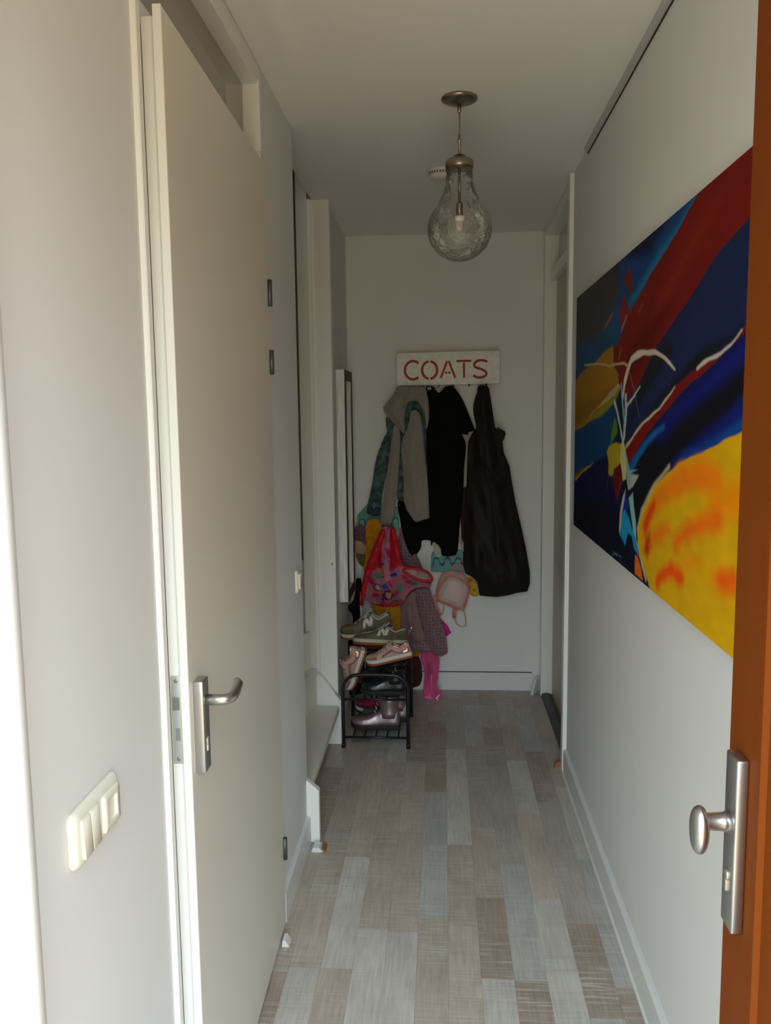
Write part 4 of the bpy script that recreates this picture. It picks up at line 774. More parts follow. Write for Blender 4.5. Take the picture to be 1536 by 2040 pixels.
o = bpy.data.objects.new('canvas', me); C.objects.link(o); put(o, t)
mb = MB(); mb.box(CX + 0.0008, XR, PY0, PY1, PZ0, PZ1); mb.build('stretcher_frame', mat('canvas_edge_cloth', (0.06, 0.06, 0.09), 0.8), t)

# ---- whitewashed deep frame on the wall of the coat corner
t = thing('mirror_frame', (XA, 4.34, 0.642), 'tall whitewashed wooden box frame hanging on the left wall of the coat corner', 'frame')
WW = mat('whitewashed_wood', (0.74, 0.73, 0.69), 0.6, noise=0.18, nscale=14, stretch=(6, 6, 0.6), bump=0.2, bscale=80)
fx0, fx1 = XA, -0.493
for nm, (a, b, c, d) in (('stile', (4.180, 4.232, 0.642, 1.840)), ('stile', (4.460, 4.512, 0.642, 1.840)), ('rail', (4.232, 4.460, 0.642, 0.695)), ('rail', (4.232, 4.460, 1.787, 1.840))):
    mb = MB(); mb.box(fx0, fx1, a, b, c, d); mb.build(nm, WW, t, bev=0.002, seg=1)
for nm, (a, b, c, d) in (('front_face', (4.180, 4.232, 0.642, 1.840)), ('front_face', (4.460, 4.512, 0.642, 1.840)), ('front_face', (4.232, 4.460, 0.642, 0.695)), ('front_face', (4.232, 4.460, 1.787, 1.840))):
    mb = MB(); mb.box(fx1, fx1 + 0.0025, a, b, c, d); mb.build(nm, mat('dark_stained_front', (0.05, 0.035, 0.03), 0.6, noise=0.2, nscale=20), t)
mb = MB(); mb.box(XA, XA + 0.006, 4.232, 4.460, 0.695, 1.787); mb.build('mirror_glass', mat('mirror_silver', (0.55, 0.55, 0.53), 0.05, metal=1.0), t)
# ================================================================== hanging clothes and bags
def inside(P, poly):
    ins = np.zeros(len(P), bool); n = len(poly)
    for i in range(n):
        a, b = poly[i], poly[(i + 1) % n]
        c = (a[1] > P[:, 1]) != (b[1] > P[:, 1])
        xi = a[0] + (P[:, 1] - a[1]) * (b[0] - a[0]) / ((b[1] - a[1]) or 1e-12)
        ins ^= c & (P[:, 0] < xi)
    return ins
def bdist(P, poly):
    d = np.full(len(P), 1e9); n = len(poly)
    for i in range(n):
        a = np.array(poly[i]); b = np.array(poly[(i + 1) % n]); ab = b - a
        u = np.clip(((P - a) @ ab) / (ab @ ab + 1e-12), 0, 1)
        d = np.minimum(d, np.hypot(*(P - a - u[:, None] * ab).T))
    return d
def smooth_poly(pts, it=1):
    for _ in range(it):
        q = []
        for i in range(len(pts)):
            a, b = pts[i], pts[(i + 1) % len(pts)]
            q += [(a[0] * .82 + b[0] * .18, a[1] * .82 + b[1] * .18), (a[0] * .18 + b[0] * .82, a[1] * .18 + b[1] * .82)]
        pts = q
    return pts
def cloth(name, key, y0, th, m, parent=None, res=0.010, edge=0.03, fold=0.006, freq=16.0, lean=0.0, seed=0, paint=None, back=0.25, round_=1, pts=None, tip=0.0):
    """A hanging piece of cloth: a filled outline with rounded edges, thickness and running folds."""
    poly = smooth_poly([tuple(p) for p in (pts or OUT[key])], round_)
    bp_ = []
    for i in range(len(poly)):
        a, b = poly[i], poly[(i + 1) % len(poly)]
        k = max(1, int(math.dist(a, b) / res))
        bp_ += [(a[0] + (b[0] - a[0]) * j / k, a[1] + (b[1] - a[1]) * j / k) for j in range(k)]
    arr = np.array(bp_); mn, mx = arr.min(0), arr.max(0)
    gx = np.arange(mn[0], mx[0], res); gz = np.arange(mn[1], mx[1], res)
    G = np.array([(x + (res / 2 if j % 2 else 0), z) for j, z in enumerate(gz) for x in gx])
    G = G[inside(G, bp_)]
    if len(G): G = G[bdist(G, bp_) > res * 0.55]
    V2 = [Vector(p) for p in bp_] + [Vector(p) for p in G]
    nb = len(bp_)
    out = delaunay_2d_cdt(V2, [(i, (i + 1) % nb) for i in range(nb)], [list(range(nb))], 1, 1e-6)
    v2 = np.array([tuple(v) for v in out[0]]); tris = [tuple(f) for f in out[2]]
    d = bdist(v2, bp_)
    p = np.clip(d / 0.005, 0, 1); p = np.sqrt(np.clip(1 - (1 - p) ** 2, 0, 1))      # rolled edge of the fabric
    q = np.clip(d / (edge * 1.6), 0, 1); q = q * q * (3 - 2 * q)                     # soft swell of the garment
    x, z = v2[:, 0], v2[:, 1]
    s = seed * 1.7
    wv = 0.016 * np.sin(z * 8 + s) + 0.007 * np.sin(z * 23 + x * 15 + 2 * s)
    a1 = math.pi * freq * (x + lean * z + wv) + s
    a2 = math.pi * freq * 1.9 * (x + lean * 0.6 * z - wv) + 2.3 * s
    f = 0.75 * (1 - 2 * np.abs(np.sin(a1)) ** 0.8) + 0.40 * (1 - 2 * np.abs(np.sin(a2))) * np.sin(z * 11 + s) + 0.30 * np.sin(z * 27 + x * 14 + s) * np.sin(x * 33 + s)
    te = min(th, 0.003)
    yf = y0 - te * p - (th - te) * q - fold * (f + 0.9) * p * (0.35 + 0.65 * q)
    yb = y0 + th * back * p * q
    yf = yf + tip * (z - mn[1]); yb = yb + tip * (z - mn[1])
    n = len(v2); yedge = y0 + tip * (z - mn[1])
    yf = np.where(d < 1e-7, yedge, yf)
    on = d < 1e-7
    verts = [(x[i], yf[i], z[i]) for i in range(n)]
    bi = {}
    for i in range(n):
        bi[i] = len(verts); verts.append((x[i], yb[i] + 0.0016, z[i]))
    faces = tris + [tuple(bi[i] for i in reversed(t_)) for t_ in tris]
    cnt = {}
    for t_ in tris:
        for a_, b_ in zip(t_, t_[1:] + t_[:1]):
            cnt[(min(a_, b_), max(a_, b_))] = cnt.get((min(a_, b_), max(a_, b_)), 0) + 1
    faces += [(a_, b_, bi[b_], bi[a_]) for (a_, b_), c_ in cnt.items() if c_ == 1]      # the cut edge of the cloth
    me = bpy.data.meshes.new(name); me.from_pydata([tuple(map(float, v)) for v in verts], [], faces)
    me.polygons.foreach_set('use_smooth', [True] * len(me.polygons))
    bm = bmesh.new(); bm.from_mesh(me); bmesh.ops.recalc_face_normals(bm, faces=bm.faces)
    for e in bm.edges:
        if len(e.link_faces) == 2 and e.calc_face_angle(0) > R(48): e.smooth = False      # crisp edge of the fabric
    bm.to_mesh(me); bm.free()
    if paint:
        co = np.empty(len(me.vertices) * 3, dtype=np.float32); me.vertices.foreach_get('co', co); co = co.reshape(-1, 3)
        col = paint(co[:, 0], co[:, 2], mn, mx)
        a = me.attributes.new('dye', 'FLOAT_COLOR', 'POINT')
        a.data.foreach_set('color', np.concatenate([col, np.ones((len(col), 1))], 1).astype(np.float32).ravel())
    o = bpy.data.objects.new(name, me); C.objects.link(o); me.materials.append(m)
    if parent: put(o, parent)
    return o
def base(key):
    a = np.array(OUT[key]); return float(a[:, 0].mean()), float(a[:, 1].min()), float(a[:, 1].max())
def hung(name, key, y, label, cat, group=None):
    x, z0, z1 = base(key); return thing(name, (x, y, z0), label, cat, group)

JERSEY = mat('grey_marl_jersey', (0.285, 0.26, 0.225), 0.95, noise=0.12, nscale=120, bump=0.3, bscale=300, spec=0.15)
DENIM = mat('washed_denim', (0.075, 0.125, 0.125), 0.9, noise=0.62, nscale=30, bump=0.4, bscale=250, spec=0.15)
DENIMD = mat('dark_denim_seam', (0.03, 0.05, 0.055), 0.9, noise=0.2, nscale=40)
BLACKW = mat('black_wool', (0.006, 0.006, 0.006), 0.95, spec=0.08, bump=0.2, bscale=200)
BLACKN = mat('waxed_olive_black_cotton', (0.0145, 0.0135, 0.010), 0.6, spec=0.2, noise=0.2, nscale=14, bump=0.15, bscale=90)
IVORY = mat('ivory_cotton', (0.55, 0.51, 0.40), 0.9, noise=0.05, nscale=30)
MAROON = mat('maroon_knit', (0.040, 0.016, 0.016), 0.95, noise=0.15, nscale=60)
TEAL = mat('teal_plastic', (0.070, 0.275, 0.275), 0.4)
TEALG = mat('green_teal_plastic', (0.05, 0.27, 0.22), 0.4)
MUST = mat('mustard_fleece', (0.56, 0.225, 0.006), 0.95, noise=0.12, nscale=40, bump=0.3, bscale=120)

# ---- COATS sign: stencilled plate over a red board, with hooks below
t = thing('coat_rack', (0.03, YB, 1.77), 'white stencilled plate reading COATS in red letters on the end wall', 'coat rack')
sx0, sx1, sz0, sz1 = -0.253, 0.318, 1.7735, 1.9535
tilt = 0.0095
def SGN(x, z): return (x, z)
def stroke(pts, w_):
    Lf, Rt = [], []
    n = len(pts)
    for i in range(n):
        a = Vector(pts[max(i - 1, 0)]); b = Vector(pts[min(i + 1, n - 1)])
        d = (b - a).normalized(); nn = Vector((-d.y, d.x)) * w_ / 2
        p = Vector(pts[i]); Lf.append(p + nn); Rt.append(p - nn)
    return [tuple(p) for p in Lf] + [tuple(p) for p in reversed(Rt)]
cxm, czm = (sx0 + sx1) / 2, (sz0 + sz1) / 2
outer = [(cxm + x, czm + y + tilt * x) for x, y in rrect((sx1 - sx0) / 2, (sz1 - sz0) / 2, 0.016)]
strokes = [(pth, 0.0140 if k in 'COS' else 0.0118) for k in 'COATS' for pth in SIGN[k]]
P2, E2 = [Vector(p) for p in outer], [(i, (i + 1) % len(outer)) for i in range(len(outer))]
for pth, w_ in strokes:
    q = stroke(pth, w_); o0 = len(P2); P2 += [Vector(p) for p in q]; E2 += [(o0 + i, o0 + (i + 1) % len(q)) for i in range(len(q))]
cd = delaunay_2d_cdt(P2, E2, [], 0, 1e-6)
cv2 = np.array([tuple(v) for v in cd[0]]); tri = np.array([f for f in cd[2] if len(f) == 3])
cen = cv2[tri].mean(1); keep = inside(cen, outer)
for pth, w_ in strokes: keep &= ~inside(cen, stroke(pth, w_))
me = bpy.data.meshes.new('sign_plate'); me.from_pydata([(float(x), 4.665, float(z)) for x, z in cv2], [], [tuple(int(i) for i in t_) for t_ in tri[keep]])
bm = bmesh.new(); bm.from_mesh(me); bmesh.ops.recalc_face_normals(bm, faces=bm.faces)
ext = bmesh.ops.extrude_face_region(bm, geom=list(bm.faces))
bmesh.ops.translate(bm, vec=(0, -0.006, 0), verts=[v for v in ext['geom'] if isinstance(v, bmesh.types.BMVert)])
bmesh.ops.recalc_face_normals(bm, faces=bm.faces); bm.to_mesh(me); bm.free()
me.materials.append(mat('white_washed_metal_plate', (0.86, 0.84, 0.79), 0.55, noise=0.08, nscale=26, spec=0.3))
o = bpy.data.objects.new('sign_plate', me); C.objects.link(o); put(o, t)
pl_ = o
mb = MB(); mb.prism([(cxm + x, czm + y + tilt * x) for x, y in rrect((sx1 - sx0) / 2 - 0.004, (sz1 - sz0) / 2 - 0.004, 0.014)], 'y', 4.678, YB)
mb.build('red_board', mat('red_painted_board', (0.52, 0.06, 0.04), 0.6), t)
for x, z in ((sx0 + 0.022, sz0 + 0.022), (sx1 - 0.022, sz0 + 0.026), (sx0 + 0.022, sz1 - 0.022), (sx1 - 0.022, sz1 - 0.018)):
    mb = MB(); mb.lathe([(0.004, 0), (0.004, 0.001), (0.001, 0.002)], n=12, M=Matrix.Translation((x, 4.661, z)) @ Matrix.Rotation(R(90), 4, 'X')); mb.build('screw', mat('screw_head', (0.35, 0.36, 0.36), 0.4, metal=0.8), t)
    mb = MB(); mb.tube([(x, 4.69, z), (x, 4.668, z)], 0.003, 8); mb.build('spacer', STEEL, t)
for x in (-0.20, -0.11, -0.02, 0.06, 0.15, 0.245):
    mb = MB(); mb.tube([(x, 4.706, 1.790), (x, 4.700, 1.772), (x, 4.690, 1.766), (x, 4.680, 1.766), (x, 4.672, 1.770), (x, 4.670, 1.776)], 0.004, 8); mb.build('hook', mat('dark_iron_hook', (0.05, 0.045, 0.04), 0.5, metal=0.6), t)

# ---- coats under the sign
t = hung('denim_jacket', 'denim_body', 4.65, 'faded blue denim jacket hanging at the far left under a grey hoodie', 'jacket')
cloth('body', 'denim_body', 4.678, 0.007, DENIM, t, fold=0.001, freq=14, seed=1, back=0.1)
sl = cloth('sleeve', 'denim_sleeve', 4.664, 0.024, DENIM, t, edge=0.035, fold=0.006, freq=12, lean=-0.25, seed=2, back=0.1)
cloth('cuff', 'denim_cuff', 4.648, 0.014, DENIMD, sl, edge=0.02, fold=0.001, seed=3, back=0.1)
cloth('collar', 'denim_collar_l', 4.664, 0.007, DENIM, t, edge=0.012, fold=0.001, seed=4); cloth('collar', 'denim_collar_r', 4.664, 0.007, DENIM, t, edge=0.012, fold=0.001, seed=5)
t = hung('hoodie', 'hoodie_hood_l', 4.60, 'light grey hooded sweatshirt hanging over the denim jacket', 'hoodie')
cloth('hood', 'hoodie_hood_l', 4.622, 0.022, JERSEY, t, edge=0.03, back=0.05, fold=0.008, freq=13, lean=0.4, seed=6)
h2 = cloth('hood', 'hoodie_hood_r', 4.608, 0.024, JERSEY, t, edge=0.03, back=0.05, fold=0.008, freq=15, lean=-0.3, seed=46)
cloth('sleeve', 'hoodie_sleeve_l', 4.612, 0.024, JERSEY, t, edge=0.035, fold=0.005, freq=10, lean=-0.12, seed=7, back=0.05)
cloth('sleeve', 'hoodie_sleeve_r', 4.6, 0.034, JERSEY, t, edge=0.05, fold=0.008, freq=9, lean=0.05, seed=8, back=0.05)
t = hung('cardigan', 'cardigan_body', 4.61, 'black cardigan hanging in the middle under the stencilled sign', 'cardigan')
cloth('body', 'cardigan_body', 4.655, 0.03, BLACKW, t, edge=0.05, fold=0.005, freq=11, seed=9, back=0.05)
mb = MB(); mb.box(-0.011, 0.011, -0.001, 0.0, -0.008, 0.008, Matrix.Translation((-0.072, 4.595, 1.752)) @ Matrix.Rotation(R(-8), 4, 'Y')); mb.build('label', mat('woven_label', (0.33, 0.31, 0.24), 0.9), t)
mb = MB(); mb.tube([(-0.045, 4.593, 1.744), (-0.036, 4.588, 1.752), (-0.020, 4.586, 1.756), (-0.004, 4.588, 1.752), (0.003, 4.593, 1.738)], 0.0016, 6); mb.build('hanger_loop', mat('pale_cord', (0.22, 0.21, 0.2), 0.8), t)
t = hung('sweater', 'sweater_black', 4.64, 'black sweater whose hem hangs below the grey hoodie sleeve', 'sweater')
cloth('body', 'sweater_black', 4.6855, 0.004, BLACKW, t, edge=0.03, fold=0.001, freq=10, seed=10, back=0.1)
t = hung('blouse', 'shirt_body', 4.68, 'ivory blouse mostly hidden behind the black cardigan', 'blouse')
cloth('body', 'shirt_body', 4.7045, 0.005, IVORY, t, edge=0.02, fold=0.0005, seed=11)
cloth('tail', 'shirt_tail', 4.6920, 0.003, IVORY, t, edge=0.015, fold=0.002, seed=12, back=0.05); cloth('cuff', 'shirt_cuff', 4.688, 0.008, IVORY, t, edge=0.015, fold=0.001, seed=13, back=0.05)
for x, z in ((0.222, 1.476), (0.212, 1.395)):
    mb = MB(); mb.lathe([(0.003, 0), (0.003, 0.001), (0.0005, 0.0012)], n=10, M=Matrix.Translation((x, 4.672, z)) @ Matrix.Rotation(R(90), 4, 'X')); mb.build('button', DARK, t)
t = hung('knit_jacket', 'maroon_sleeve', 4.65, 'dark maroon knitted sleeve with ivory piping between black cardigan and raincoat', 'knitted jacket')
cloth('sleeve', 'maroon_sleeve', 4.682, 0.01, MAROON, t, edge=0.02, fold=0.001, seed=14, back=0.05); cloth('piping', 'maroon_trim', 4.668, 0.006, IVORY, t, edge=0.006, fold=0.0, res=0.006, seed=15)
t = hung('raincoat', 'raincoat_body', 4.60, 'long olive-black waxed raincoat hanging by its hood at the right', 'raincoat')
cloth('body', 'raincoat_body', 4.6, 0.045, BLACKN, t, edge=0.06, fold=0.016, freq=7.5, lean=0.16, round_=0, seed=16, back=0.05)
cloth('hood', 'raincoat_hood', 4.596, 0.034, BLACKN, t, edge=0.045, fold=0.006, freq=10, lean=0.1, seed=17, back=0.05)
cloth('lapel', 'raincoat_lapel', 4.575, 0.01, BLACKN, t, edge=0.02, fold=0.001, seed=18)

# ---- teal children's coat racks
def ppoly(name, key, ya, yb, m, parent):
    mb = MB(); mb.prism(smooth_poly(OUT[key], 1) if key != 'rack_l_back' else OUT[key], 'y', ya, yb); return mb.build(name, m, parent, bev=0.002, seg=2)
t = thing('kids_coat_rack', (0.02, YB, 0.86), 'teal wavy coat rack right of centre under the black cardigan', 'coat rack', 'teal wavy coat racks')
ppoly('back_plate', 'rack_r_back', 4.695, YB, TEAL, t); ppoly('wave_front', 'rack_r_front', 4.660, 4.676, TEAL, t)
mb = MB(); mb.prism(smooth_poly([(x, z + 0.007) for x, z in OUT['rack_r_front'][2:-1]] + [(OUT['rack_r_front'][-1][0], OUT['rack_r_front'][-1][1] + 0.01), (OUT['rack_r_front'][0][0], OUT['rack_r_front'][0][1] + 0.01)], 1), 'y', 4.6765, 4.6840); mb.build('wave_shadow_band', mat('darkened_teal', (0.02, 0.10, 0.105), 0.5), t)  # dark teal band puts the shadow along the wave into the colour
mb = MB(); x0_, z0_ = OUT['rack_r_front'][0]; x1_ = OUT['rack_r_front'][-1][0]; mb.box(x0_ + 0.003, x1_ - 0.003, 4.674, 4.697, z0_ + 0.004, z0_ + 0.020); mb.build('ledge', mat('darkened_teal', (0.02, 0.10, 0.105), 0.5), t)
t = thing('kids_coat_rack', (-0.36, YB, 1.07), 'teal wavy coat rack at the left under the denim cuff', 'coat rack', 'teal wavy coat racks')
ppoly('back_plate', 'rack_l_back', 4.695, YB, TEALG, t)
ppoly('wave_front', 'rack_l_prong_a', 4.655, 4.697, TEALG, t)
ppoly('wave_front', 'rack_l_prong_b', 4.655, 4.697, mat('light_teal_plastic', (0.14, 0.37, 0.32), 0.4), t)

# ---- children's things on the left
t = hung('knit_bundle', 'bundle_cream', 4.60, 'bundled purple and cream knitwear hanging left of the mustard jacket', 'knitwear')
cloth('purple_part', 'bundle_purple', 4.625, 0.040, mat('purple_plush', (0.17, 0.075, 0.12), 0.95, noise=0.35, nscale=45, bump=0.5, bscale=90), t, edge=0.04, fold=0.007, freq=18, seed=19, back=0.05)
cloth('cream_part', 'bundle_cream', 4.615, 0.050, mat('cream_plush', (0.44, 0.30, 0.19), 0.95, noise=0.1, nscale=30, bump=0.4, bscale=120), t, edge=0.05, fold=0.004, freq=9, seed=20, back=0.05)
cloth('olive_part', 'bundle_olive', 4.640, 0.030, mat('olive_knit', (0.16, 0.12, 0.03), 0.95, noise=0.2, nscale=40), t, edge=0.03, fold=0.003, seed=21, back=0.05)
t = hung('fleece_jacket', 'mustard', 4.58, 'mustard yellow fleece jacket hanging behind the red and pink bag', 'jacket')
cloth('body', 'mustard', 4.574, 0.028, MUST, t, edge=0.045, fold=0.010, freq=17, lean=0.2, seed=22, back=0.03)
cloth('hem', 'mustard_low', 4.66, 0.02, MUST, t, edge=0.02, fold=0.002, seed=23, back=0.05)
t = hung('black_leggings', 'black_cloth', 4.50, 'black garment hanging down between the whitewashed box frame and the shoe pile', 'garment')
cloth('body', 'black_cloth', 4.540, 0.040, BLACKW, t, edge=0.04, fold=0.004, freq=12, seed=24)

# red and pink drawstring bag with a printed pattern
def bag_print(x, z, mn, mx):
    u = (x - mn[0]) / (mx[0] - mn[0]); v = (z - mn[1]) / (mx[1] - mn[1])
    pink = np.array([0.42, 0.135, 0.20]); hot = np.array([0.46, 0.02, 0.08])
    col = np.tile(pink, (len(x), 1))
    w_ = 0.5 + 0.5 * np.sin(u * 23 + np.sin(v * 17) * 1.5) * np.sin(v * 19 + 1.2)
    col = np.where((w_ > 0.72)[:, None], hot, col)
    rnd = random.Random(3)
    blobs = [(0.45, 0.42, 0.05, 0.02, (0.01, 0.04, 0.22)), (0.30, 0.13, 0.03, 0.055, (0.01, 0.05, 0.24)), (0.33, 0.28, 0.05, 0.035, (0.01, 0.06, 0.30)),
             (0.22, 0.40, 0.055, 0.035, (0.03, 0.26, 0.12)), (0.53, 0.24, 0.03, 0.065, (0.03, 0.28, 0.14)), (0.74, 0.295, 0.05, 0.025, (0.02, 0.22, 0.09)), (0.50, 0.115, 0.05, 0.035, (0.03, 0.28, 0.16)),
             (0.36, 0.165, 0.075, 0.075, (0.13, 0.02, 0.02)), (0.37, 0.160, 0.045, 0.048, (0.50, 0.30, 0.24)), (0.22, 0.27, 0.06, 0.045, (0.15, 0.03, 0.03)), (0.21, 0.265, 0.035, 0.028, (0.55, 0.36, 0.30)),
             (0.34, 0.37, 0.04, 0.03, (0.42, 0.20, 0.16)), (0.27, 0.55, 0.05, 0.02, (0.03, 0.06, 0.16)), (0.20, 0.20, 0.05, 0.022, (0.68, 0.12, 0.05)), (0.27, 0.47, 0.07, 0.02, (0.65, 0.14, 0.06)), (0.52, 0.05, 0.14, 0.05, (0.30, 0.06, 0.04))]
    for bx, bz, ra, rb, c in blobs:
        dd = ((u - bx) / ra) ** 2 + ((v - bz) / rb) ** 2 + 0.25 * np.sin(u * 90 + v * 60)
        col = np.where((dd < 1)[:, None], np.array(c), col)
    red = np.array([0.50, 0.006, 0.02])
    m = (v > 0.50) & (u > 0.10) & (np.abs(u - 0.34) > 0.06)
    col = np.where(m[:, None], red, col)
    col = np.where((v < 0.035)[:, None], red, col)
    return col
NYL = mat('printed_nylon', (0.5, 0.1, 0.1), 0.5, attr='dye', bump=0.15, bscale=160)
REDN = mat('red_nylon', (0.52, 0.006, 0.018), 0.5, noise=0.08, nscale=30, bump=0.2, bscale=120)
t = hung('drawstring_bag', 'bag', 4.47, 'red and pink patterned drawstring bag hanging above the shoes', 'bag')
cloth('pouch', 'bag', 4.52, 0.065, NYL, t, res=0.0045, edge=0.085, fold=0.012, freq=11, lean=0.35, seed=25, paint=bag_print, back=0.05)
cloth('strap', 'bag_strap', 4.470, 0.022, REDN, t, res=0.007, edge=0.025, fold=0.002, freq=14, lean=0.4, seed=26)
cloth('strap', 'bag_strap_r', 4.470, 0.018, REDN, t, res=0.007, edge=0.02, fold=0.004, freq=22, lean=-0.3, seed=27)
rim = [(x, 4.440, z) for x, z in smooth_poly(OUT['bag_rim'], 1)]
mb = MB(); mb.tube(rim, 0.007, 8, closed=True); mb.build('rim', REDN, t)
cloth('lining', 'bag_rim', 4.448, 0.006, mat('beige_lining', (0.36, 0.24, 0.20), 0.8, noise=0.3, nscale=30), t, res=0.006, edge=0.03, fold=0.006, freq=14, lean=0.5, seed=41, back=0.05)
mb = MB(); mb.tube([(-0.455, 4.455, 0.640), (-0.457, 4.452, 0.60), (-0.456, 4.450, 0.563)], 0.007, 8)
dc = mb.build('drawcord', REDN, t)
mb = MB(); mb.tube([(-0.456, 4.450, 0.565), (-0.452, 4.447, 0.53), (-0.455, 4.445, 0.475)], [0.006, 0.0075, 0.007], 8); mb.build('cord_tip', mat('offwhite_webbing', (0.55, 0.53, 0.48), 0.9), dc)

# dark brown fur piece behind the shoe rack
t = hung('fur_garment', 'boot_brown', 4.66, 'dark reddish-brown fluffy piece hanging low behind the shoe rack', 'garment')
cloth('body', 'boot_brown', 4.694, 0.022, mat('dark_brown_fur', (0.055, 0.016, 0.009), 0.95, noise=0.4, nscale=50, bump=1.0, bscale=150), t, edge=0.03, fold=0.006, freq=22, seed=40, back=0.05)
# dotted mauve coat
MAUVE = mat('plain_mauve_cotton', (0.275, 0.165, 0.165), 0.9, noise=0.07, nscale=20, bump=0.2, bscale=150)
DOT = mat('dotted_mauve_cotton', (0.255, 0.145, 0.165), 0.85, bump=0.2, bscale=150)
n = DOT.node_tree.nodes; l = DOT.node_tree.links.new
tcn = n.new('ShaderNodeTexCoord'); mp = n.new('ShaderNodeMapping'); mp.inputs['Scale'].default_value = (1, 0.0, 1); vo = n.new('ShaderNodeTexVoronoi'); vo.voronoi_dimensions = '2D'; vo.inputs['Scale'].default_value = 50; vo.inputs['Randomness'].default_value = 0.35; xz = n.new('ShaderNodeSeparateXYZ'); xc = n.new('ShaderNodeCombineXYZ')
l(tcn.outputs['Object'], xz.inputs[0]); l(xz.outputs['X'], xc.inputs[0]); l(xz.outputs['Z'], xc.inputs[1]); l(xc.outputs[0], vo.inputs['Vector'])
lt = n.new('ShaderNodeMath'); lt.operation = 'LESS_THAN'; lt.inputs[1].default_value = 0.16; l(vo.outputs['Distance'], lt.inputs[0])
mx_ = n.new('ShaderNodeMix'); mx_.data_type = 'RGBA'; mx_.inputs['A'].default_value = (0.255, 0.145, 0.165, 1); mx_.inputs['B'].default_value = (0.055, 0.030, 0.045, 1)
l(lt.outputs[0], mx_.inputs['Factor']); l(mx_.outputs['Result'], n['Principled BSDF'].inputs['Base Color'])
t = hung('dotted_coat', 'mauve_sleeve', 4.57, 'mauve coat with dark dots hanging right of the red and pink bag', 'coat')
cloth('body', 'mauve_up', 4.668, 0.024, DOT, t, edge=0.03, fold=0.006, freq=11, lean=0.4, seed=28, back=0.05)
cloth('sleeve', 'mauve_sleeve', 4.600, 0.045, DOT, t, edge=0.05, fold=0.005, freq=8, lean=0.3, seed=29, back=0.05)
pn = cloth('front_panel', 'mauve_panel', 4.585, 0.03, MAUVE, t, edge=0.04, fold=0.011, freq=12, lean=0.2, seed=30, back=0.05)
cloth('hem', 'mauve_hem', 4.605, 0.022, DOT, t, edge=0.03, fold=0.003, freq=10, seed=31, back=0.05)
cloth('reflective_strip', 'silver_tag', 4.542, 0.004, mat('silver_reflective_film', (0.72, 0.68, 0.74), 0.22, metal=0.9, bump=0.5, bscale=60), pn, res=0.006, edge=0.006, fold=0.001, seed=32)
t = hung('folder', 'magenta', 4.63, 'bright magenta sheet sticking out behind the dotted mauve coat', 'folder')
cloth('sheet', 'magenta', 4.685, 0.006, mat('magenta_plastic', (0.60, 0.003, 0.24), 0.45), t, edge=0.008, fold=0.001, seed=33, round_=0)
t = hung('plastic_bag', 'plastic', 4.56, 'pink plastic bag hanging below the dotted coat down to the floor', 'bag')
PLP = mat('pink_plastic_film', (0.62, 0.085, 0.22), 0.30, spec=0.6, noise=0.22, nscale=9, bump=0.4, bscale=24, stretch=(3, 3, 0.6))
cloth('body', 'plastic', 4.515, 0.034, PLP, t, res=0.007, edge=0.045, fold=0.008, freq=17, lean=0.25, tip=0.50, seed=34, back=0.05)
mb = MB(); mb.prism([(x, z) for x, z in OUT['plastic_mark']], 'y', 4.478, 4.483); mb.build('printed_mark', mat('white_print', (0.7, 0.66, 0.68), 0.6), t)
t = hung('dotted_cloth', 'yellow_dots', 4.69, 'yellow cloth with orange dots peeping out left of the raincoat hem', 'cloth')
def ydots(x, z, mn, mx):
    u = (x - mn[0]) / (mx[0] - mn[0]); v = (z - mn[1]) / (mx[1] - mn[1])
    col = np.tile(np.array([0.62, 0.40, 0.03]), (len(x), 1))
    for bx, bz, r in ((0.60, 0.36, 0.15), (0.30, 0.86, 0.17), (0.18, 0.5, 0.12), (0.42, 0.10, 0.10), (0.85, 0.75, 0.12)):
        dd = np.hypot((u - bx), (v - bz) * 1.5) / r
        col = np.where((dd < 1)[:, None], np.array([0.62, 0.14, 0.01]), col)
    return col
cloth('body', 'yellow_dots', 4.708, 0.006, mat('yellow_cotton', (0.5, 0.3, 0.05), 0.9, attr='dye'), t, res=0.004, edge=0.012, fold=0.001, seed=35, paint=ydots, back=0.05)

# transparent pink mini backpack
t = hung('mini_backpack', 'bp_body', 4.60, 'small transparent pink backpack hanging from the right teal rack', 'backpack')
PVC = mat('clear_pink_pvc', (0.95, 0.62, 0.55), 0.08, alpha=0.42, spec=0.6)
PIPE = mat('salmon_pvc_piping', (0.66, 0.235, 0.165), 0.3, spec=0.5)
cloth('shell', 'bp_body', 4.652, 0.055, PVC, t, res=0.008, edge=0.03, fold=0.003, freq=8, seed=36, back=0.03)
cloth('front_panel', 'bp_front', 4.600, 0.012, mat('clear_pvc', (0.85, 0.80, 0.76), 0.05, alpha=0.20, spec=0.8, bump=0.6, bscale=14), t, res=0.007, edge=0.02, fold=0.004, freq=9, lean=0.3, seed=37)
mb = MB(); mb.tube([(x, 4.594, z) for x, z in smooth_poly(OUT['bp_front'], 2)], 0.0042, 8, closed=True); mb.build('piping', PIPE, t)
mb = MB(); mb.tube([(x, 4.645, z) for x, z in smooth_poly(OUT['bp_body'], 2)], 0.0052, 8, closed=True); mb.build('piping', PIPE, t)
def bpt(px, py, y):   # positions on the bag, in the bag's own outline frame
    a = np.array(OUT['bp_body']); mn, mx = a.min(0), a.max(0)
    return (float(mn[0] + px * (mx[0] - mn[0])), y, float(mn[1] + py * (mx[1] - mn[1])))
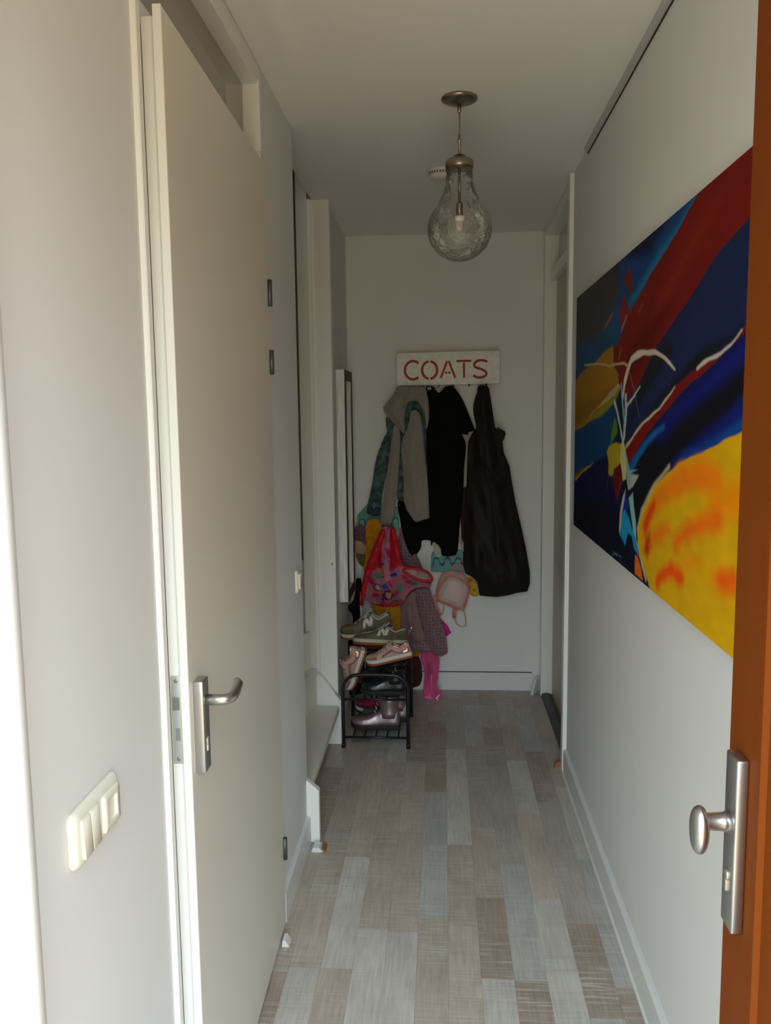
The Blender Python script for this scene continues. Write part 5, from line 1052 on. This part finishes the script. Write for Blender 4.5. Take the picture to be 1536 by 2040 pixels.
mb = MB(); mb.tube([bpt(0.48, 1.0, 4.64), bpt(0.51, 1.10, 4.65), bpt(0.545, 1.16, 4.652), bpt(0.60, 1.17, 4.652), bpt(0.78, 1.16, 4.652), bpt(0.80, 1.08, 4.65), bpt(0.82, 0.97, 4.64)], 0.0055, 8); mb.build('handle', PIPE, t)
mb = MB(); mb.tube([bpt(-0.02, 0.38, 4.645), bpt(-0.06, 0.26, 4.64), bpt(-0.03, 0.10, 4.64), bpt(0.06, -0.06, 4.64), bpt(0.10, -0.12, 4.64)], 0.0075, 8, flat=(1.3, 0.5)); mb.build('strap', PIPE, t)
mb = MB(); mb.tube([bpt(0.20, 0.12, 4.64), bpt(0.215, 0.0, 4.64), bpt(0.19, -0.09, 4.645), bpt(0.13, -0.14, 4.65), bpt(0.05, -0.16, 4.66), bpt(0.02, -0.11, 4.655)], 0.0024, 8); mb.build('strap_loop', PIPE, t)
mb = MB(); mb.tube([bpt(0.57, 0.05, 4.63), bpt(0.55, -0.06, 4.63), bpt(0.54, -0.19, 4.63)], 0.0085, 8, flat=(1.3, 0.5)); mb.build('strap', PIPE, t)
mb = MB(); mb.tube([bpt(0.54, -0.17, 4.63), bpt(0.57, -0.28, 4.64), bpt(0.63, -0.38, 4.65), bpt(0.72, -0.44, 4.655), bpt(0.82, -0.45, 4.655), bpt(0.90, -0.41, 4.655), bpt(0.905, -0.30, 4.65), bpt(0.88, -0.16, 4.645), bpt(0.83, 0.0, 4.64)], 0.0026, 8); mb.build('strap_loop', PIPE, t)
# ================================================================== shoe rack and shoes
STEELB = mat('black_steel_tube', (0.010, 0.010, 0.013), 0.35, spec=0.5)
RX0, RX1, RY0, RY1 = -0.487, -0.172, 3.835, 4.260
t = thing('shoe_rack', ((RX0 + RX1) / 2, (RY0 + RY1) / 2, 0), 'black tubular two-tier shoe rack standing against the coat corner wall', 'shoe rack')
def arch(y):
    r = 0.075; pts = [(RX0, y, 0.0), (RX0, y, 0.15), (RX0, y, 0.290)]
    for k in range(1, 9):
        a = R(180 - 90 * k / 8); pts.append((RX0 + r + r * math.cos(a), y, 0.290 + r * math.sin(a)))
    pts.append(((RX0 + RX1) / 2, y, 0.367))
    for k in range(0, 9):
        a = R(90 - 90 * k / 8); pts.append((RX1 - r + r * math.cos(a), y, 0.290 + r * math.sin(a)))
    pts += [(RX1, y, 0.15), (RX1, y, 0.0)]
    return pts
for y in (RY0, RY1):
    mb = MB(); mb.tube(arch(y), 0.0088, 12); fr_ = mb.build('end_frame', STEELB, t)
    for x in (RX0, RX1):
        q = MB(); q.lathe([(0.001, 0.0), (0.0105, 0), (0.0105, 0.02), (0.009, 0.022)], (x, y, 0.0), 14); q.build('foot_cap', STEELB, fr_)
for z in (0.052, 0.243):
    for y in (RY0, RY1):
        mb = MB(); mb.tube([(RX0, y, z), (RX1, y, z)], 0.0058, 10); mb.build('crossbar', STEELB, t)
    for x in (-0.440, -0.385, -0.330, -0.275, -0.220):
        mb = MB(); mb.tube([(x, RY0, z), (x, RY1, z)], 0.0042, 8); mb.build('shelf_rod', STEELB, t)

SW = [(0.0, .026), (.04, .031), (.15, .034), (.30, .033), (.45, .035), (.62, .042), (.76, .044), (.87, .040), (.95, .030), (.985, .018), (1.0, .008)]
SH = [(0.0, .060), (.04, .074), (.12, .066), (.22, .054), (.30, .066), (.36, .084), (.42, .082), (.52, .068), (.64, .051), (.76, .042), (.87, .036), (.95, .029), (.985, .021), (1.0, .012)]
def lerp(tab, t_):
    for (a, va), (b, vb) in zip(tab, tab[1:]):
        if t_ <= b: return va + (vb - va) * (t_ - a) / (b - a)
    return tab[-1][1]
def place(loc, yaw=180, roll=0, pitch=0):
    """Shoe-local frame (x heel to toe, y left, z up) placed in the room."""
    return Matrix.Translation(loc) @ Matrix.Rotation(R(yaw), 4, 'Z') @ Matrix.Rotation(R(pitch), 4, 'Y') @ Matrix.Rotation(R(roll), 4, 'X')
def sole_rings(L_, s, z0, z1, grow, M, spring=0.012, heel=0.0):
    rings = []
    for k in range(25):
        t_ = k / 24; w_ = lerp(SW, t_) * s * grow; x = t_ * L_ + (t_ - 0.5) * 0.006
        lift = spring * max(0, (t_ - 0.72) / 0.28) ** 2
        rings.append([M @ Vector((x, w_ * cy, lift + zz)) for cy, zz in ((1, z0 + 0.002), (1.03, (z0 + z1) / 2), (1, z1), (0, z1), (-1, z1), (-1.03, (z0 + z1) / 2), (-1, z0 + 0.002), (-0.9, z0), (0, z0), (0.9, z0))])
    return rings
def sneaker(label, M, L_, up, mid, out, lace, accent, group, logo=False, s=1.0, name='sneaker', lining=None, stripe=None):
    t = thing(name, M @ Vector((L_ / 2, 0, 0)), label, 'shoe', group)
    mb = MB(); mb.loft(sole_rings(L_, s, 0.0, 0.012, 1.03, M), smooth=False); mb.build('outsole', out, t)
    mb = MB(); mb.loft(sole_rings(L_, s, 0.011, 0.030, 1.05, M), smooth=False); mb.build('midsole', mid, t)
    rings = []; sb = 0.026
    NP = 7
    for k in range(37):
        t_ = k / 36; w_ = lerp(SW, t_) * s; h = lerp(SH, t_) * s; x = t_ * L_
        lift = 0.012 * max(0, (t_ - 0.72) / 0.28) ** 2
        op = max(0.0, min(1.0, (t_ - 0.035) / 0.04)) * max(0.0, min(1.0, (0.37 - t_) / 0.04))
        Amax = R(90 - 30 * op)
        pr = []
        for j in range(NP):
            a = Amax * j / (NP - 1)
            pr.append((w_ * max(0.0, math.cos(a)) ** 0.62, sb + lift + h * math.sin(a) ** 0.85 if j else sb + lift - 0.004))
        yA, zA = pr[-1]
        inner = [(yA * 0.82, zA - 0.001 * op), (yA * 0.72 * op + yA * (1 - op) * .5, zA - (0.040) * op), (0.0, zA - 0.046 * op)]
        half = pr + inner
        ring = [M @ Vector((x, y, z)) for y, z in half] + [M @ Vector((x, -y, z)) for y, z in reversed(half[:-1])]
        rings.append(ring)
    mb = MB(); mb.loft(rings); u = mb.build('upper', up, t)
    # padded collar
    col = []
    for k in range(13):
        t_ = 0.055 + 0.30 * k / 12; a = R(60)
        col.append((t_ * L_, lerp(SW, t_) * s * math.cos(a) ** 0.62 * 0.95, sb + lerp(SH, t_) * s * math.sin(a) ** 0.85))
    loop = col + [(x, -y, z) for x, y, z in reversed(col)]
    mb = MB(); mb.tube([M @ Vector(p) for p in loop], 0.0055 * s, 8, closed=True); mb.build('collar', lining or accent, t)
    mb = MB()
    tr = [[M @ Vector((x, y * 0.6, z)) for y in (-0.022, -0.01, 0, 0.01, 0.022)] for x, z in ((0.34 * L_, sb + 0.104 * s), (0.38 * L_, sb + 0.092 * s), (0.46 * L_, sb + 0.079 * s), (0.60 * L_, sb + 0.0585 * s))]
    mb.loft(tr, cap=False, closed=False); mb.build('tongue', lining or accent, t, solid=0.006)
    for k in range(6):
        t_ = 0.42 + 0.05 * k; z = sb + lerp(SH, t_) * s
        pts = []
        for j in range(7):
            q = -1 + 2 * j / 6
            pts.append(M @ Vector((t_ * L_ + 0.006 * q * (1 if k % 2 else -1), 0.022 * q * s, z + 0.003 - 0.007 * q * q)))
        mb = MB(); mb.tube(pts, 0.0022, 6); mb.build('lace', lace, t)
    for sgn in (1, -1):
        mb = MB(); mb.tube([M @ Vector((0.40 * L_, 0.004 * sgn, sb + 0.088 * s)), M @ Vector((0.42 * L_, 0.022 * sgn, sb + 0.094 * s)), M @ Vector((0.47 * L_, 0.034 * sgn, sb + 0.072 * s)), M @ Vector((0.50 * L_, 0.036 * sgn, sb + 0.055 * s)), M @ Vector((0.46 * L_, 0.026 * sgn, sb + 0.070 * s)), M @ Vector((0.41 * L_, 0.006 * sgn, sb + 0.086 * s))], 0.002, 6); mb.build('lace', lace, t)
    for sgn in (1, -1):
        # side overlay and heel patch follow the surface
        def surf(t_, f, off=0.0015):
            w_ = lerp(SW, t_) * s; h = lerp(SH, t_) * s; a = R(90) * f
            op = max(0.0, min(1.0, (t_ - 0.035) / 0.04)) * max(0.0, min(1.0, (0.37 - t_) / 0.04)); a = a * (1 - op / 3)
            lift = 0.012 * max(0, (t_ - 0.72) / 0.28) ** 2
            return M @ Vector((t_ * L_, sgn * (w_ * math.cos(a) ** 0.62 + off), sb + lift + h * math.sin(a) ** 0.85 + off * 0.4))
        rows = [[surf(0.02 + 0.16 * j / 6, 0.06 + 0.30 * i / 4) for j in range(7)] for i in range(5)]
        mb = MB(); mb.loft(rows, cap=False, closed=False); mb.build('heel_patch', accent, t, solid=0.0015)
        rows = [[surf(0.74 + 0.24 * j / 8, 0.05 + 0.34 * i / 4 * (1 - 0.5 * j / 8)) for j in range(9)] for i in range(5)]
        mb = MB(); mb.loft(rows, cap=False, closed=False); mb.build('toe_overlay', stripe or accent, t, solid=0.0015)
        if stripe:
            rows = [[surf(0.12 + 0.50 * j / 10, (0.10 + 0.16 * i / 3) + 0.10 * math.sin(j / 10 * 3.1)) for j in range(11)] for i in range(4)]
            mb = MB(); mb.loft(rows, cap=False, closed=False); mb.build('side_stripe', stripe, t, solid=0.0012)
        if logo:
            # slanted N emblem on each side of the shoe
            def npoint(uu, vv): return surf(0.445 - 0.19 * (uu - 0.5) * 1.0 - 0.03 * (vv - .5), 0.16 + 0.46 * vv, 0.0028)
            if sgn < 0:
                def npoint(uu, vv): return surf(0.445 + 0.19 * (uu - 0.5) * 1.0 - 0.03 * (vv - .5), 0.16 + 0.46 * vv, 0.0028)
            mb = MB()
            for quad in (((0, 0), (0.30, 0), (0.30, 1), (0, 1)), ((0.70, 0), (1.0, 0), (1.0, 1), (0.70, 1)), ((0.62, 0.0), (1.0, 0.0), (0.38, 1.0), (0.0, 1.0))):
                rows = []
                for i in range(5):
                    f = i / 4
                    a = [quad[0][0] + (quad[3][0] - quad[0][0]) * f, quad[0][1] + (quad[3][1] - quad[0][1]) * f]
                    b = [quad[1][0] + (quad[2][0] - quad[1][0]) * f, quad[1][1] + (quad[2][1] - quad[1][1]) * f]
                    rows.append([npoint(a[0] + (b[0] - a[0]) * j / 3, a[1] + (b[1] - a[1]) * j / 3) for j in range(4)])
                mb.loft(rows, cap=False, closed=False)
            mb.build('side_emblem', mat('white_emblem', (0.62, 0.61, 0.56), 0.5), t, solid=0.002)
    return t
def boot(label, M, L_, m, sole, group, shaft=0.12, s=1.0, laces=None, studs=None, name='ankle_boot', w_shaft=0.040, fur=False, lean=0.0):
    t = thing(name, M @ Vector((L_ / 2, 0, 0)), label, 'boot', group)
    mb = MB(); mb.loft(sole_rings(L_, s, 0.0, 0.022, 1.06, M, spring=0.008), smooth=False); mb.build('sole', sole, t)
    FH = [(0.0, .075), (.06, .085), (.2, .085), (.36, .080), (.48, .066), (.62, .050), (.76, .043), (.88, .038), (.95, .031), (1.0, .014)]
    rings = []; sb = 0.019
    for k in range(31):
        t_ = k / 30; w_ = lerp(SW, t_) * s; h = lerp(FH, t_) * s; x = t_ * L_
        lift = 0.008 * max(0, (t_ - 0.72) / 0.28) ** 2
        half = [(w_ * max(0, math.cos(R(90) * j / 8)) ** 0.6, sb + lift + (h * math.sin(R(90) * j / 8) ** 0.85 if j else -0.002)) for j in range(9)]
        rings.append([M @ Vector((x, y, z)) for y, z in half] + [M @ Vector((x, -y, z)) for y, z in reversed(half[:-1])])
    mb = MB(); mb.loft(rings)
    prof_ = [(0.040, 0.98), (0.065, 0.95), (0.085, 0.90), (0.105, 0.93), (0.085 + shaft * 0.6, 1.0), (0.085 + shaft, 1.04), (0.087 + shaft, 1.0), (0.085 + shaft, 0.92), (0.085 + shaft * 0.55, 0.86)]
    rr = []
    for z, k in prof_:
        cx = 0.215 * L_ + lean * (z - 0.04)
        wob = 1 + (0.03 * math.sin(z * 130) if 0.05 < z < 0.12 else 0)
        rr.append([M @ Vector((cx + (0.052 if not fur else 0.055) * s * k * wob * math.cos(2 * math.pi * j / 24), w_shaft * s * k * wob * math.sin(2 * math.pi * j / 24), sb + z * s)) for j in range(24)])
    mb.loft(rr); u = mb.build('upper', m, t)
    mb = MB(); zt = 0.085 + shaft
    mb.tube([M @ Vector((0.215 * L_ + lean * (zt - .04) + 0.054 * s * 1.03 * math.cos(2 * math.pi * j / 20), w_shaft * s * 1.03 * math.sin(2 * math.pi * j / 20), sb + zt * s)) for j in range(20)], 0.004, 8, closed=True); mb.build('cuff', m if not fur else mat('brown_fur', (0.08, 0.025, 0.012), 0.95, noise=0.4, nscale=80, bump=1.0, bscale=160), t)
    if laces:
        for k in range(5):
            f = k / 4; x = 0.50 * L_ - f * (0.50 * L_ - 0.215 * L_ - 0.045); z = sb + (0.066 + f * (0.05 + shaft * 0.5)) * s
            mb = MB(); mb.tube([M @ Vector((x - 0.004, -0.020, z - 0.002)), M @ Vector((x + 0.003, -0.008, z + 0.004)), M @ Vector((x + 0.003, 0.008, z + 0.004)), M @ Vector((x - 0.004, 0.020, z - 0.002))], 0.0022, 6); mb.build('lace', laces, t)
    if studs:
        for (fx, fz, c) in studs:
            mb = MB(); a = math.acos(max(-1, min(1, fx)))
            yy = w_shaft * s * math.sin(a)
            mb.lathe([(0.0035, 0), (0.003, 0.002), (0.0008, 0.003)], n=8, M=M @ Matrix.Translation((0.215 * L_ + 0.053 * s * fx, yy, sb + fz)) @ Matrix.Rotation(R(-90), 4, 'X')); mb.build('stud', mat('stud_' + c[0], c[1], 0.25, metal=0.8), t)
    return t

OLIVE = mat('olive_suede', (0.160, 0.138, 0.082), 0.95, noise=0.14, nscale=30, bump=0.4, bscale=260, spec=0.15)
OLIVED = mat('dark_olive_suede', (0.125, 0.106, 0.060), 0.95, noise=0.14, nscale=30, bump=0.4, bscale=260, spec=0.15)
GUM = mat('gum_rubber', (0.30, 0.075, 0.022), 0.6, noise=0.06, nscale=20, bump=0.5, bscale=90)
OFFW = mat('offwhite_rubber', (0.55, 0.50, 0.38), 0.6)
WHITER = mat('white_foam_rubber', (0.62, 0.61, 0.55), 0.55)
GREYL = mat('light_grey_mesh', (0.40, 0.41, 0.40), 0.9, bump=0.4, bscale=250)
LACE = mat('pale_lace', (0.58, 0.55, 0.47), 0.9)
ROSE = mat('rose_metallic_leather', (0.50, 0.31, 0.23), 0.45, noise=0.10, nscale=30, spec=0.5)
ROSEM = mat('rose_gold_foil', (0.62, 0.36, 0.27), 0.25, metal=0.7)
PURP = mat('dusty_purple_panel', (0.27, 0.12, 0.15), 0.7)
SHINY = mat('glossy_black_patent', (0.012, 0.015, 0.017), 0.22, spec=0.6, bump=0.25, bscale=35)
BLKR = mat('black_rubber', (0.012, 0.012, 0.012), 0.7)
PMET = mat('purple_metallic_leather', (0.34, 0.255, 0.28), 0.32, metal=0.75, noise=0.15, nscale=20, bump=0.35, bscale=40)
BRN = mat('rust_brown_suede', (0.14, 0.045, 0.022), 0.9, noise=0.25, nscale=30, bump=0.5, bscale=120)

def axes(loc, xd, zd):
    x = Vector(xd).normalized(); z = Vector(zd); z = (z - x * z.dot(x)).normalized(); y = z.cross(x)
    return Matrix(((x.x, y.x, z.x, loc[0]), (x.y, y.y, z.y, loc[1]), (x.z, y.z, z.z, loc[2]), (0, 0, 0, 1)))
# bottom shelf
boot('purple metallic lace-up ankle boot in front on the bottom shelf', place((-0.220, 3.945, 0.0585), 178), 0.240, PMET, BLKR, 'purple metallic ankle boots', shaft=0.062, s=1.0, laces=LACE)
boot('purple metallic ankle boot standing behind the other one on the bottom shelf', place((-0.183, 4.050, 0.0585), 176), 0.235, PMET, BLKR, 'purple metallic ankle boots', shaft=0.062, s=0.98)
MAG = mat('magenta_canvas', (0.30, 0.004, 0.05), 0.8)
sneaker('dark magenta trainer at the back of the bottom shelf', place((-0.270, 4.170, 0.0585), 180), 0.19, MAG, WHITER, BLKR, LACE, mat('dark_canvas', (0.02, 0.018, 0.02), 0.8), 'trainers on the bottom shelf', s=0.85, name='trainer')
# top shelf
studs = [(-0.2, 0.105, ('pink', (0.7, 0.05, 0.3))), (-0.35, 0.090, ('blue', (0.03, 0.12, 0.6))), (-0.1, 0.118, ('gold', (0.75, 0.5, 0.15))), (0.0, 0.078, ('pink', (0.7, 0.05, 0.3))), (0.15, 0.100, ('gold', (0.75, 0.5, 0.15))), (0.22, 0.085, ('gold', (0.75, 0.5, 0.15))), (0.35, 0.08, ('silver', (0.7, 0.7, 0.72))), (0.55, 0.11, ('silver', (0.7, 0.7, 0.72))), (0.6, 0.08, ('silver', (0.7, 0.7, 0.72)))]
boot('glossy black ankle boot with gold and pink studs on the top shelf', place((-0.190, 3.905, 0.2495), 178), 0.215, SHINY, BLKR, 'glossy black ankle boots', shaft=0.035, s=0.92, studs=studs, laces=mat('black_lace', (0.01, 0.01, 0.01), 0.8))
boot('glossy black ankle boot half hidden behind the studded one', place((-0.192, 4.005, 0.2495), 180), 0.215, SHINY, BLKR, 'glossy black ankle boots', shaft=0.035, s=0.92)
boot('black tall boot at the left end of the top shelf behind the upright sneaker', place((-0.330, 4.085, 0.2495), 182), 0.14, BLKR, BLKR, 'black tall boots', shaft=0.070, s=0.8, name='tall_boot')
boot('black tall boot at the back of the top shelf under the olive sneakers', place((-0.200, 4.195, 0.2495), 182), 0.20, BLKR, BLKR, 'black tall boots', shaft=0.070, s=0.9, name='tall_boot')
# rose sneakers
sneaker('rose gold sneaker standing toe down at the left end of the top shelf', axes((-0.380, 3.972, 0.446), (-0.33, 0.05, -0.94), (-0.93, -0.16, 0.33)), 0.222, ROSE, WHITER, GUM, LACE, ROSEM, 'rose gold sneakers', s=0.88, stripe=PURP)
sneaker('rose gold sneaker lying toe left on the black studded boot', place((-0.152, 3.920, 0.433), yaw=178, pitch=14), 0.225, ROSE, WHITER, GUM, LACE, ROSEM, 'rose gold sneakers', s=0.76, stripe=PURP)
# olive sneakers on top of the pile
sneaker('olive suede sneaker with white N standing at the back of the pile top', place((-0.262, 4.205, 0.484), yaw=184, pitch=9), 0.272, OLIVE, OFFW, GUM, LACE, OLIVED, 'olive suede sneakers', logo=True, s=1.12, lining=GREYL)
sneaker('olive suede sneaker with white N tipped over in front of its mate', place((-0.182, 4.048, 0.440), yaw=178, roll=30), 0.275, OLIVE, OFFW, GUM, LACE, OLIVED, 'olive suede sneakers', logo=True, s=1.0, lining=GREYL)
